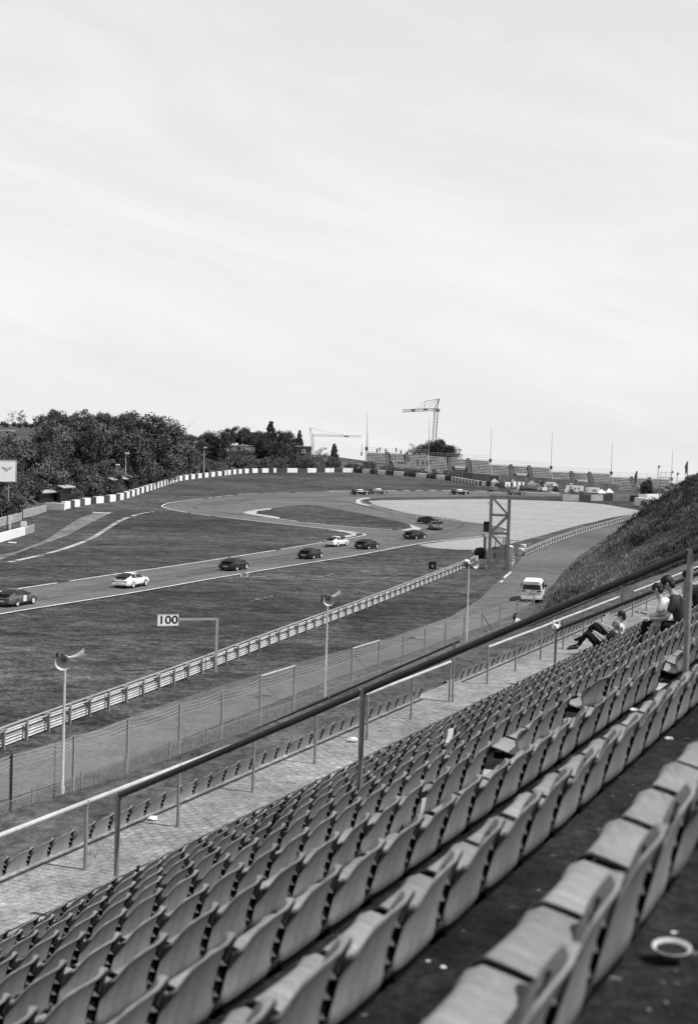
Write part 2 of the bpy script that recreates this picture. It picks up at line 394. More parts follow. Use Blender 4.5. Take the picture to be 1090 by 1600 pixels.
# the rubbered racing line
RUB = mat('rubbered asphalt', .098, .8, .3, scales=((.1, .25, (1, 3, 1)), (1, .3, one), (12, .4, one)))
strip('racing_line', W(smoothpx([(-60, 953), (110, 925), (300, 896), (470, 869), (600, 851), (680, 838), (718, 826), (712, 815), (670, 808)], 6)), 3.0, RUB, .05)
strip('racing_line', W(smoothpx([(330, 789), (400, 779.5), (500, 777), (600, 773.5), (720, 772.5), (860, 774)], 6)), 3.5, RUB, .05)
# skid marks on the asphalt
SKID = mat('rubber marks', .055, .8, .3, scales=((1, .4, one), (8, .4, one)))
for pts in ([(300, 893), (420, 872), (500, 858), (560, 846)], [(260, 905), (380, 884), (470, 866), (520, 852)], [(520, 815), (460, 812), (390, 806), (340, 800), (305, 795), (318, 787), (400, 779)], [(640, 832), (690, 824), (716, 815), (702, 812)], [(600, 845), (660, 838), (715, 826), (722, 818)], [(420, 777), (500, 779), (560, 789), (620, 805), (680, 815)]):
    strip('skid_mark', W(smoothpx(pts, 5)), .3, SKID, .06, rag=.15)
# service road
rl = [(-140, 1215), (0, 1186), (128, 1150), (240, 1108), (350, 1071), (480, 1032), (607, 998), (702, 965), (750, 936), (778, 908), (800, 889), (818, 867), (855, 846), (910, 830), (947, 822), (987, 815.5), (1060, 806), (1150, 798)]
rr = [(1150, 806), (1060, 815), (1003, 823), (970, 833), (935, 848), (905, 868), (880, 893), (862, 916), (838, 938), (800, 962), (740, 985), (640, 1022), (520, 1062), (400, 1110), (280, 1158), (150, 1205), (60, 1235), (-120, 1290)]
drape('service_road', W(rl+rr), ROAD, .04)
drape('painted_mark', W([(786, 903), (791, 898.5), (797, 894), (799, 895), (793, 900), (788, 905)]), PAINT, .07)
drape('painted_mark', W([(780, 910), (785, 907.5), (786, 909), (782, 911.5)]), PAINT, .07)
drape('verge_mark', W([(713, 925), (745, 906), (762, 900), (775, 903), (760, 918), (730, 930)]), mat('dusty earth', .082, .95, .1, scales=((.8, .4, one), (5, .35, one))), .03)
drape('verge_mark', W([(740, 858), (775, 859), (760, 866), (735, 863)]), GRAVD, .03)
# ------------------------------------------------------------------ the bank at right and under the stand
def lerp_tab(tab, x):
    if x <= tab[0][0]: return tab[0][1]
    for (a, va), (b_, vb) in zip(tab, tab[1:]):
        if x <= b_: return va+(vb-va)*(x-a)/(b_-a)
    return tab[-1][1]
FOOT = [(0, 26.5), (80, 26.8), (105, 30), (125, 33.5), (153, 39.2), (203, 46.5), (255, 53), (300, 62)]
CREST = [(0, -5.75), (75, -5.75), (100, -5.2), (125, -4.0), (150, -3.4), (300, -3.0)]
def bank_z(p, s):
    pf = lerp_tab(FOOT, s); zc = lerp_tab(CREST, s)
    k = lerp_tab([(0, .56), (80, .56), (110, .6), (150, .85), (300, .85)], s)
    z = -13.32 + k*(pf-p)
    z = min(z, zc + .3*min(1, max(0, (12-p)/20)))
    w_ = S(p, s); n = noise.noise(Vector((w_.x*.12, w_.y*.12, 3)))*.8 + noise.noise(Vector((w_.x*.5, w_.y*.5, 7)))*.3
    e = max(0, min(1, (pf-p)/3)); e2 = max(0, min(1, (p-11.3)/6)) if s < 90 else 1
    return z + n*e*e2
mb = MB(); pp = [11.08, 11.6, 12.2, 13, 14, 15.5] + [17+i*1.1 for i in range(46)]; sp = [-6+i*2.0 for i in range(165)]
grid = []
for s_ in sp:
    pf = lerp_tab(FOOT, s_)
    # beyond the stand the bank carries on to the right
    plist = [pf - (pf-11.08)*(i/40) for i in range(41)]
    if s_ > 76: plist += [11.08 - 6*i for i in range(1, 14)]
    else: plist += [11.08]*13
    grid.append([S(p, s_, bank_z(p, s_)) for p in plist])
nr = len(grid[0])
mb.add([v for row in grid for v in row], [(j*nr+i, j*nr+i+1, (j+1)*nr+i+1, (j+1)*nr+i) for j in range(len(grid)-1) for i in range(nr-1) if not (sp[j+1] <= 77 and i >= 40)])
bk = mb.build('bank', BANKG, smooth=True); tag(bk, kind='structure')
# tufts of long grass and weeds on the bank
def tuft(mb, c, h, n, spread):
    for _ in range(n):
        a = random.uniform(0, 6.28); r = random.uniform(0, spread); b0 = c+Vector((math.cos(a)*r, math.sin(a)*r, -.05))
        ln = Vector((random.gauss(0, .35), random.gauss(0, .35), 1)).normalized()*h*random.uniform(.5, 1.15)
        a2 = random.uniform(0, 3.14); wv = Vector((math.cos(a2), math.sin(a2), 0))*min(.05, h*.13)
        mb.add([b0-wv, b0+wv, b0+ln], [(0, 1, 2)])
TUFT = mat('long grass', .10, .9, .1, scales=((.15, .5, one), (1, .5, one)))
TUFTL = mat('dry grass', .20, .9, .1, scales=((.3, .4, one), (1, .3, one)))
TUFTD = mat('dark scrub', .045, .9, .1, scales=((.3, .4, one), (1, .3, one)))
mt, ml, md = MB(), MB(), MB()
for i in range(21000):
    s_ = random.uniform(78, 285); pf = lerp_tab(FOOT, s_); p = pf - (random.random()**1.15)*min(34, pf+8)+.2
    c = S(p, s_, bank_z(p, s_)); up = (pf-p)
    nn = noise.noise(Vector((c.x*.07, c.y*.07, 1)))+.5*noise.noise(Vector((c.x*.25, c.y*.25, 5)))
    h = random.uniform(.18, .42)*(1+.4*max(0, nn))
    big = noise.noise(Vector((c.x*.045, c.y*.045, 11)))
    if up < 9+big*12 and nn < .12: tuft(ml, c, h*.9, 8, .6)
    elif up > 10+big*14 or nn > .30: tuft(md, c, h*(1.2+.9*max(0, big)), 9, .7)
    else: tuft(mt, c, h, 8, .6)
for i in range(5200):   # verge below the front seats
    s_ = random.uniform(34, 112); p = random.uniform(26, 31 if s_ < 100 else 30)
    c = S(p, s_, -13.28)
    if noise.noise(Vector((c.x*.2, c.y*.2, 9))) < -.05 and random.random() < .75: continue
    tuft(mt if random.random() < .6 else ml, c, random.uniform(.08, .3), 5, .35)
tag(mt.build('long_grass', TUFT), kind='stuff'); tag(ml.build('dry_grass', TUFTL), kind='stuff'); tag(md.build('scrub', TUFTD), kind='stuff')
# ------------------------------------------------------------------ the stand: terrace, concourse
A_, B_, D_ = .62, .506, .85
PR = [None]+[.635+D_*(10-k) for k in range(1, 13)]            # PR[k], row 1 nearest the track, row 10 nearest the camera
def rim_z(k): return -(B_*PR[k]+A_)
def floor_z(k): return rim_z(k)-.332                          # tread behind row k
ZC = -5.55
SMIN, SMAX = -3, 76
terr = empty('terrace', S(4, 10, ZC), 0, 'dark stained stepped concrete terrace under the rows of grey bucket seats', 'terrace')
def W2L(parent, v): return v - parent.location
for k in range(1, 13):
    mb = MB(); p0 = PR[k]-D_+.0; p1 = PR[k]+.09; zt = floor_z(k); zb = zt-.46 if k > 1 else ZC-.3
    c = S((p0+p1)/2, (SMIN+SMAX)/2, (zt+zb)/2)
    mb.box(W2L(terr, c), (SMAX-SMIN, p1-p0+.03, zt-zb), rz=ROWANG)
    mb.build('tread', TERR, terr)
mb = MB(); mb.box(S((8.3+10.98)/2, (SMIN+SMAX)/2, ZC-.15), (SMAX-SMIN, 10.98-8.3, .3), rz=ROWANG)
tag(mb.build('concourse', PAVE), kind='structure')
mb = MB(); mb.box(S(11.03, (SMIN+SMAX)/2, ZC-.31), (SMAX-SMIN, .10, .56), rz=ROWANG)
tag(mb.build('concourse_edge', TERR), kind='structure')
mb = MB()                                                    # thin strip of joint between slabs
mb.box(S(9.55, (SMIN+SMAX)/2, ZC+.002), (SMAX-SMIN, .02, .004), rz=ROWANG)
tag(mb.build('paving_joint', TERR), kind='structure')
# weeds in the joints
mw = MB()
for (s_, p) in [(18.5, 10.3), (21.0, 10.15), (44.5, 10.2), (45.1, 10.3), (50.3, 10.2), (51, 10.1), (16.2, 10.45), (56, 10.2), (14.8, 10.5)]:
    for _ in range(14): tuft(mw, S(p+random.gauss(0, .12), s_+random.gauss(0, .45), ZC), .09, 5, .1)
tag(mw.build('paving_weeds', TUFTD), kind='stuff')
# ------------------------------------------------------------------ seats
PROF = [(-.104, .330), (-.094, .312), (-.077, .27), (-.062, .225), (-.050, .18), (-.041, .14), (-.035, .100), (-.026, .058), (-.002, .032), (.045, .030), (.105, .044), (.170, .062), (.222, .074), (.250, .066), (.265, .044), (.262, .010)]
# half cross section: (x, depth towards the sitter); the outer edge is a flange folded back, leaving a pocket braced with ribs
XS = [(-.216, -.002, 1), (-.217, .026, 1), (-.215, .046, 0), (-.202, .052, 0), (-.188, .044, 0), (-.168, .022, 0), (-.138, .005, 0), (-.07, .0, 0)]
XS = [(-.216, .056, 0), (-.214, .046, 0), (-.207, .034, 0), (-.194, .022, 0), (-.174, .012, 0), (-.146, .005, 0), (-.11, .001, 0), (-.06, .0, 0)] + [(0, -.001, 0)] + [(-x, d, f) for x, d, f in reversed(XS)]
def shell_mesh(full=True):
    pr = PROF if full else PROF[::2]; xs = XS if full else [XS[k] for k in (0, 2, 5, 8, 11, 14, 16)]
    n = len(pr); nx = len(xs); vs = []; fs = []; th = .006
    for side in (0, 1):
        for i, (y, z) in enumerate(pr):
            a = pr[max(i-1, 0)]; b_ = pr[min(i+1, n-1)]; ty, tz = b_[0]-a[0], b_[1]-a[1]; l = math.hypot(ty, tz) or 1
            ny, nz_ = -tz/l, ty/l
            back = max(0, min(1, (z-.080)/.06)) if i < 8 else 0; k = (.35+.65*back)*(1-.30*max(0, (z-.25)/.08)); end = 1 if i < n-3 else .7
            for (x, d, f) in xs:
                xw = x*(1-.03*max(0, (z-.23)/.1)) * (1, .975, .94, .90)[max(0, i-(n-4))]
                q = abs(x)/.216; yy = y+ny*d*k*end; zz = z+nz_*d*k*end-((.082*q**3 if x < 0 else .006*q**3) if z > .32 else (.070*q**3 if x < 0 else .004*q**3) if z > .30 else (.044*q**3 if x < 0 else 0) if z > .26 else (.018*q**3 if x < 0 and z > .2 else 0))
                if side: yy -= ny*th*(0 if f else 1); zz -= nz_*th*(0 if f else 1); xw *= (.972 if f else 1)
                vs.append((xw, yy, zz))
    m = n*nx
    for i in range(n-1):
        for j in range(nx-1):
            a = i*nx+j; fs.append((a, a+1, a+nx+1, a+nx)); fs.append((m+a, m+a+nx, m+a+nx+1, m+a+1))
    for j in range(nx-1):
        a = (n-1)*nx+j; fs.append((a, a+1, m+a+1, m+a))
    for i in range(n-1):
        a = i*nx; fs.append((a, a+nx, m+a+nx, m+a)); a = i*nx+nx-1; fs.append((a, m+a, m+a+nx, a+nx))
    # rolled rim across the top, closing the pockets
    base = len(vs)
    for j, (x, d, f) in enumerate(xs):
        t = Vector(vs[j]); q = abs(x)/.216
        for (dy, dz) in ((0, 0), (.001, .005), (-.004, .008), (None, .006), (None, -.006)):
            yb = -.100-.011+.006*q**3 if x > 0 else min(-.100-.011+.05*q**4, t.y-.003)
            vs.append((t.x*1.01, t.y+dy if dy is not None else yb-(0 if dz > 0 else -.002), t.z+dz))
    for j in range(nx-1):
        for k in range(4):
            a = base+j*5+k; fs.append((a, a+5, a+6, a+1))
    return vs, fs
def ribs_mesh():
    mb = MB()
    for z in (.245, .185, .125):
        y0 = lerp_tab([(.105, -.034), (.14, -.041), (.18, -.050), (.225, -.062), (.27, -.077), (.312, -.094)], z)
        for sx in (1,):
            a, b_, c = (sx*.14, y0+.004, z-.012), (sx*.209, y0+.004, z+.016), (sx*.209, y0+.05, z+.002); d = (sx*.165, y0+.04, z-.012)
            lo = [(p[0], p[1], p[2]-.004) for p in (a, b_, c, d)]
            a2 = (sx*.172, y0+.0, z-.010)
            q = [(sx*.152, y0-.003, z+.020), (sx*.152, y0+.003, z-.004), (sx*.212, y0+.004, z-.026)]; q2 = [(x, y+.03, z) for x, y, z in q]
            mb.add(q+q2, [(0, 1, 2), (5, 4, 3), (0, 2, 5, 3), (1, 4, 5, 2)])
    return mb
sv, sf = shell_mesh(); mbs = MB(); mbs.add(sv, sf); rb = ribs_mesh(); mbs.add(rb.v, rb.f)
shell_me = mbs.mesh('seat_shell', SEATM, True); shell_me.set_sharp_from_angle(angle=R(50))
mbb = MB(); mbb.box((0, .03, -.005), (.34, .07, .05)).box((-.12, .12, .0), (.03, .20, .05)).box((.12, .12, .0), (.03, .20, .05))
for sx in (1,):      # black channel and plate painting the shade in the shell's side pocket
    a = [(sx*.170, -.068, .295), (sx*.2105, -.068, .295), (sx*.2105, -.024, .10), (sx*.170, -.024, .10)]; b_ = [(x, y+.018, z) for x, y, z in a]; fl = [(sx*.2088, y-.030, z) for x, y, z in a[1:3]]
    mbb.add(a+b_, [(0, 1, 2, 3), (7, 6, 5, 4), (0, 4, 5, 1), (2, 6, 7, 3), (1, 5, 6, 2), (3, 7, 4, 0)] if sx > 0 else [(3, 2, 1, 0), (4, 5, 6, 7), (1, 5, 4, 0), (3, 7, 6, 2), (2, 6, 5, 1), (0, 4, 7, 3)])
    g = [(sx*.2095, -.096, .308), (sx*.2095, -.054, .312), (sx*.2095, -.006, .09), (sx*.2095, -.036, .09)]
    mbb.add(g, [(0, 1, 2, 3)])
brk_me = mbb.mesh('bracket', SEATD)  # mounting bracket together with the black pocket shade
PITCHS = .48
def seat_ok(k, s_):
    if k == 0:
        if 29.4 < s_ < 32.0 or 46.0 < s_ < 48.2: return False
    P = S(PR[k] if k else 10.72, s_, rim_z(k) if k else -5.31)
    q = proj(P)
    if not q: return False
    if not (-170 < q[0] < 1240 and q[1] < 1900): return False
    return True
places = []
for k in range(0, 13):
    if k > 11: continue
    i0 = int((SMIN-13.68)/PITCHS); i1 = int((SMAX-13.68)/PITCHS)
    for i in range(i0, i1):
        s_ = 13.68+(i+.5)*PITCHS + random.gauss(0, .004)
        if seat_ok(k, s_): places.append((k, s_))
MISSING = [(7, 958, 1020), (8, 925, 1085), (8, 790, 1150)]
def row_s_at(k, u):
    best = None
    for s10 in range(0, 760):
        s_ = s10/10; q = proj(S(PR[k], s_, rim_z(k)))
        if q and (best is None or abs(q[0]-u) < best[0]): best = (abs(q[0]-u), s_)
    return best[1]
GAPS = [(8, row_s_at(8, 1058)), (7, row_s_at(7, 915)), (7, row_s_at(7, 790))]
def isgap(k, s_): return any(k == a and abs(s_-b_) < .36 for a, b_ in GAPS)
def dist(ks):
    k, s_ = ks; P = S(PR[k] if k else 10.72, s_, rim_z(k) if k else -5.31); q = proj(P); off = 0 if (-25 < q[0] < 1115 and q[1] < 1640) else 1
    return (off, P.length)
places = [x for x in places if not isgap(*x)]
places.sort(key=dist)
infr = [x for x in places if dist(x)[0] == 0]; outfr = [x for x in places if dist(x)[0] == 1]
ORD = ['', 'tenth', 'ninth', 'eighth', 'seventh', 'sixth', 'fifth', 'fourth', 'third', 'second', 'nearest']
rank = {}
for k in range(0, 13):
    for i, x in enumerate(sorted([x for x in infr if x[0] == k], key=lambda x: x[1])): rank[x] = i+1
    for x in [x for x in outfr if x[0] == k]: rank[x] = 1
ONES = ['', 'first', 'second', 'third', 'fourth', 'fifth', 'sixth', 'seventh', 'eighth', 'ninth', 'tenth', 'eleventh', 'twelfth', 'thirteenth', 'fourteenth', 'fifteenth', 'sixteenth', 'seventeenth', 'eighteenth', 'nineteenth']
def ordw(n):
    if n < 20: return ONES[n]
    t = ['', '', 'twent', 'thirt', 'fort', 'fift', 'sixt', 'sevent', 'eight', 'ninet'][n//10]
    return t+'ieth' if n % 10 == 0 else t+'y-'+ONES[n % 10]
first = None; stuffb = MB(); stuff = MB(); NIND = 298
def seat_xf(k, s_):
    if k: loc = S(PR[k]+.104, s_, rim_z(k)-.330)
    else: loc = S(10.88, s_, -5.31-.330)
    lean = random.gauss(0, .018); yaw = random.gauss(0, .02)
    if k and k == 7 and abs(s_-GAPS[1][1]-.6) < .3: yaw -= .25
    return loc, lean, yaw
for idx, (k, s_) in enumerate(infr+outfr):
    loc, lean, yaw = seat_xf(k, s_)
    if idx < NIND:
        if first is None:
            o = bpy.data.objects.new('bucket_seat', shell_me); col.objects.link(o)
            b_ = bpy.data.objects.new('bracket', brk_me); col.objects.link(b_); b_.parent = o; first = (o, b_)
        else:
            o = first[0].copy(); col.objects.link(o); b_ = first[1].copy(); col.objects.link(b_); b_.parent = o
        o.location = loc; o.rotation_euler = (lean, 0, ROWANG+yaw)
        if k == 0: tag(o, 'grey bucket seat, %s from the left edge, in the front row beyond the paved walkway' % ordw(rank[(k, s_)]), 'seat', 'bucket seats along the front edge of the walkway')
        elif k == 11: tag(o, 'grey plastic bucket seat in the row behind the camera', 'seat', 'bucket seats behind the camera')
        else: tag(o, 'grey bucket seat, %s from the left edge, in the %s terrace row from the photographer' % (ordw(rank[(k, s_)]), ORD[k]), 'seat', 'bucket seats in the %s row of the terrace' % ORD[k])
    else:
        M = Matrix.Translation(loc) @ Matrix.Rotation(ROWANG+yaw, 4, 'Z') @ Matrix.Rotation(lean, 4, 'X')
        stuff.add([M @ Vector(v) for v in sv], sf)
        stuff.add([M @ Vector(v) for v in rb.v], rb.f)
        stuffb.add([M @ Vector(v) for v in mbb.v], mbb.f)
SB_ = stuffb.build('brackets_pocket_shade', SEATD)
so_ = stuff.build('bucket_seats', SEATM, smooth=True); so_.data.set_sharp_from_angle(angle=R(50))
tag(so_, 'distant run of grey plastic bucket seats filling the far end of the terrace', 'seats', kind='stuff')
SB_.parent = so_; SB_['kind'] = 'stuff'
print('seats', len(infr), len(outfr))
# bare seat mounts where seats are missing
for (k, s_) in GAPS:
    mb = MB(); c = S(PR[k]+.18, s_, floor_z(k)-.03); mb.box((0, 0, 0), (.42, .36, .035), rz=ROWANG).box((0, 0, -.2), (.3, .08, .36), rz=ROWANG)
    o = mb.build('seat_mount', PALE, loc=c); tag(o, ['bare pale seat mount by the tall rail post where a seat is missing', 'bare pale seat mount beside the loose leaning seat', 'bare pale seat mount farther down the terrace to the left'][GAPS.index((k, s_))], 'seat mount')
# ------------------------------------------------------------------ railings
def pipe_rail(name, pts, posts, r, rp, m, mp_, label, cat='railing', base=None, group=None):
    root = empty(name, base or posts[0][1], 0, label, cat, group); o0 = root.location
    mb = MB(); mb.tube([p-o0 for p in pts], r, 12); autosmooth(mb.build('top_rail', m, root))
    for a, b_ in posts:
        mb = MB(); mb.tube([Vector(b_)-o0, Vector(a)-o0+Vector((0, 0, .0))], rp, 10)
        mb.lathe(Vector(b_)-o0, [(rp*1.9, 0), (rp*1.9, .012), (rp, .012)], 10)
        mb.tube([Vector(a)-o0-Vector((0, 0, rp*1.6)), Vector(a)-o0+Vector((0, 0, rp*.9))], rp*1.35, 10)
        autosmooth(mb.build('post', mp_, root))
    return root
def railz(p, c=.30): return -(B_*p-c)
def stair_rail(s_, plist, name, label, m=PIPED, mp_=STEEL, r=.040, c=.30, ext=0.12, zbase=None, r2=.03, k0=.506):
    railz = lambda p, c_=None: -(k0*p-c)
    pts = [S(plist[0]+0, s_, railz(plist[0], c)), S(plist[-1]-ext, s_, railz(plist[-1]-ext, c))]
    posts = []
    for p in plist:
        if p > 8.3: zb = ZC
        else:
            k = next((k for k in range(1, 12) if PR[k]-D_ <= p <= PR[k]+.02), 11); zb = floor_z(k)
        if p > 11.2: zb = bank_z(p, s_)-.1
        if p > 26.5: zb = -13.3
        posts.append((S(p, s_, railz(p, c)), S(p, s_, zb)))
    return pipe_rail(name, pts, posts, r, r2, m, mp_, label)
# handrail in front of the front seats, two runs either side of the stair opening
PZ = 10.11
def run(s0, s1, step, label, dz=.875):
    n = max(1, round((s1-s0)/step)); pts = []; posts = []
    for i in range(n+1):
        s_ = s0+(s1-s0)*i/n
        pts.append(S(PZ, s_, ZC+dz+random.uniform(-.01, .01))); posts.append((pts[-1], S(PZ, s_, ZC)))
    return pipe_rail('walkway_railing', pts, posts, .030, .024, GALVL, STEEL, label)
run(10.6, 29.4, 2.35, 'pale galvanised handrail behind the front seats, from the left edge to mid picture')
run(32.1, 46.0, 2.35, 'pale galvanised handrail behind the front seats, below the white van')
run(48.2, 74, 2.35, 'pale galvanised handrail running off to the right behind the man in the cap')
stair_rail(13.68, [8.62, 5.66, 2.34], 'stair_railing', 'thick dark pipe railing climbing over the seats on three grey posts', r=.036, c=.2614, k0=.5006)
stair_rail(32.6, [8.62, 5.66, 2.34], 'stair_railing', 'dark pipe railing climbing the terrace behind the reclining spectators', c=-.078, k0=.478)
stair_rail(29.45, [16.2, 13.0, 10.05], 'stair_railing', 'thin dark railing going down the steps through the front seats at mid picture', r=.026, r2=.022, c=.803, k0=.504)
stair_rail(46.2, [16.2, 13.0, 10.05, 7.8], 'stair_railing', 'thin dark railing going down the far steps past the grassy bank', r=.026, r2=.022, c=.593, k0=.493)
stair_rail(49.4, [8.62, 5.4, 2.2], 'stair_railing', 'dark pipe railing mostly hidden behind the tall right post', r=.034)
# steps in the two openings
for (sa, sb, lab) in ((29.4, 32.0, 'concrete steps going down through the gap in the front seats'), (46.0, 48.2, 'concrete steps going down at the far gap in the front seats')):
    rt = empty('steps', S(11.1, (sa+sb)/2, ZC), 0, lab, 'steps')
    for i in range(16):
        z = ZC-.17*(i+1); mb = MB(); mb.box(S(11.2+.3*i+.02, (sa+sb)/2, z-.3)-rt.location, (sb-sa, .34, .6), rz=ROWANG); mb.build('step', TREAD, rt)
# ------------------------------------------------------------------ guard rails beside the track
def resample(pts, step):
    out = [pts[0].copy()]; acc = 0
    for a, b_ in zip(pts, pts[1:]):
        L0 = (b_-a).length; d = (b_-a).normalized(); t = step-acc
        while t <= L0: out.append(a+d*t); t += step
        acc = (acc+L0) % step
    return out
def beams(mb, pts, off, z0, zh=.16):
    """W beam, off to the left of travel"""
    L_, _ = strip_pts(pts, 0.0001)
    prof = [(0, -zh), (.045, -zh*.72), (.045, -zh*.4), (0, 0), (.045, zh*.4), (.045, zh*.72), (0, zh)]
    vs = []; fs = []
    for i, p in enumerate(pts):
        d = pts[min(i+1, len(pts)-1)]-pts[max(i-1, 0)]; d.z = 0; d.normalize(); n = Vector((-d.y, d.x, 0))
        for (a, z) in prof: vs.append(p+n*(off+a)+Vector((0, 0, z0+z)))
    m = len(prof)
    for i in range(len(pts)-1):
        for j in range(m-1): fs.append((i*m+j, i*m+j+1, (i+1)*m+j+1, (i+1)*m+j))
    mb.add(vs, fs)
def guardrail(px, label, step=2.0, h=.92, scale=1):
    pts = resample([v for v in W(smoothpx(px, 5))], step)
    root = empty('guard_rail', pts[0], 0, label, 'guard rail'); o0 = root.location.copy(); q = [p-o0 for p in pts]
    for k_, z0 in enumerate((.22, .48, .74)):
        mb = MB(); beams(mb, q, .16, z0, .125); mb.build('rail_beam', GALVL, root)
    mb = MB(); L_, _ = strip_pts(q, 0.0001)
    # flat top plate
    a_, b_ = strip_pts(q, .001); vs = []; fs = []
    for i, p in enumerate(q):
        d = q[min(i+1, len(q)-1)]-q[max(i-1, 0)]; d.z = 0; d.normalize(); n = Vector((-d.y, d.x, 0))
        for (a, z) in ((.30, .90), (.10, .93), (.10, .90), (.30, .87)): vs.append(p+n*a+Vector((0, 0, z)))
    for i in range(len(q)-1):
        for j in range(4): fs.append((i*4+j, i*4+(j+1) % 4, (i+1)*4+(j+1) % 4, (i+1)*4+j))
    mb.add(vs, fs); mb.build('top_plate', PALE, root)
    mb = MB(); mb.tube([p+Vector((0, 0, .80)) for p in q], .032, 6); mb.build('near_pipe', GALVL, root)
    for i, p in enumerate(q[:96]):
        d = q[min(i+1, len(q)-1)]-q[max(i-1, 0)]; an = math.atan2(d.y, d.x); mb = MB()
        hh = .93 if i % 2 else .84
        n = Vector((-math.sin(an), math.cos(an), 0))
        mb.box(p+Vector((0, 0, hh/2)), (.11, .13, hh), rz=an)
        if i % 2 == 0: mb.box(p+n*.08+Vector((0, 0, .86)), (.5, .24, .05), rz=an)
        mb.box(p+n*.1+Vector((0, 0, .48)), (.08, .14, .12), rz=an)
        mb.build('post', STEEL, root)
    return root
guardrail([(-75, 1203), (0, 1174), (58.7, 1151), (130, 1124), (220, 1090), (308, 1056), (361, 1035), (464, 994), (577, 950.5), (658, 917.5), (717, 893), (748, 879)], 'long galvanised guard rail between the grass and the service road, left of the steel tower')
guardrail([(822, 869), (845, 858), (878, 845), (910, 834), (950, 822.5), (985, 812), (1008, 803)], 'galvanised guard rail curving along the gravel trap, right of the steel tower')
# ------------------------------------------------------------------ wire fence
PF = 29.25
def s_on(p, u, z=-13.3):
    lo, hi = 10, 400
    for _ in range(50):
        m = (lo+hi)/2; q = proj(S(p, m, z))
        if q[0] < u: lo = m
        else: hi = m
    return lo
def fence_tall():
    us = [-60, 16, 113.7, 198, 279, 345, 405, 458, 548, 590, 628, 662, 694, 723, 751, 779, 806, 832]
    ss = [s_on(PF, u) for u in us]
    root = empty('wire_fence', S(PF, ss[1], -13.3), 0, 'tall chain link fence with barbed wire on grey posts along the service road', 'fence'); o0 = root.location.copy()
    for i, s_ in enumerate(ss):
        mb = MB(); b0 = S(PF, s_, -13.4)-o0; tall = 2.65 if us[i] in (405, 458, 548, 590) else 2.5
        mb.box(b0+Vector((0, 0, tall/2)), (.075, .085, tall+.1), rz=ROWANG)
        mb.build('post', PIPED if us[i] == 16 else GALV, root)
    for a, b_ in ((405, 458), (548, 590)):
        sa, sb = s_on(PF, a), s_on(PF, b_)
        mb = MB(); mb.tube([S(PF, sa, -10.75)-o0, S(PF, sb, -10.75)-o0], .04, 6); mb.build('cross_bar', GALVL, root)
        mb = MB(); mb.tube([S(PF, sa, -11.0)-o0, S(PF, sb, -13.1)-o0], .015, 4); mb.build('brace_wire', WIRE, root)
    mb = MB(); s_ = s_on(PF, 751); mb.tube([S(PF, s_, -11.0)-o0, S(PF-.9, s_+1.6, -13.3)-o0], .04, 6); mb.build('brace', STEEL, root)
    # mesh
    mb = MB(); sp_ = .11; H = 2.0
    def ribbon(a, b_, w_=.006):
        d = (b_-a).normalized(); n = Vector((CT, -ST, 0)); q = d.cross(n)*w_
        mb.add([a-q, a+q, b_+q, b_-q], [(0, 1, 2, 3)])
    s0, s1 = ss[0], ss[-1]
    x = s0
    while x < s1:
        zt = 2.3 if x < s_on(PF, 118) else H
        for sg in (1, -1):
            xe = x+sg*zt*.9
            a = S(PF, x, -13.3)-o0; xe2 = min(max(xe, s0), s1); f = (xe2-x)/(xe-x)
            if abs(f) > .02: ribbon(a, S(PF, xe2, -13.3+zt*f)-o0)
        x += sp_
    mb.build('chain_link', WIRE, root)
    mb = MB()
    for z in (2.0, 2.14, 2.28, 2.42):
        for a, b_ in zip(ss, ss[1:]):
            pts = [S(PF, a+(b_-a)*t, -13.3+z-.07*math.sin(math.pi*t)-(.03 if 0 < t < 1 else 0)*random.random())-o0 for t in (0, .25, .5, .75, 1)]
            mb.tube(pts, .009, 3, False)
    mb.build('barbed_wire', GALV, root)
fence_tall()
def fence_low():
    us = [-20, 50, 127, 195, 263, 322, 373, 418, 455, 495, 521, 560, 597, 626, 655, 680, 706, 732, 760, 789, 818, 848, 872, 893, 914, 935]
    ps = 27.95; root = empty('low_fence', S(ps, s_on(ps, 50), -13.3), 0, 'row of short thin fence posts with low wire netting in front of the tall fence', 'fence'); o0 = root.location.copy()
    ss = [s_on(ps, u) for u in us]
    for s_ in ss:
        mb = MB(); mb.box(S(ps, s_, -12.55)-o0, (.045, .05, 1.6), rz=ROWANG+random.gauss(0, .02), rx=random.gauss(0, .015)); mb.build('post', GALV, root)
    mb = MB()
    for z in (.1, .75, 1.4):
        for a, b_ in zip(ss, ss[1:]): mb.tube([S(ps, a, -13.3+z)-o0, S(ps, b_, -13.3+z)-o0], .005, 3, False)
    x = ss[0]
    while x < ss[-1]:
        for q in (1, -1): mb.add([S(ps, x, -13.3)-o0, S(ps, x+.008, -13.3)-o0, S(ps, x+.008+q*1.2, -11.9)-o0, S(ps, x+q*1.2, -11.9)-o0], [(0, 1, 2, 3)])
        x += .12
    mb.build('netting', WIRE, root)
fence_low()
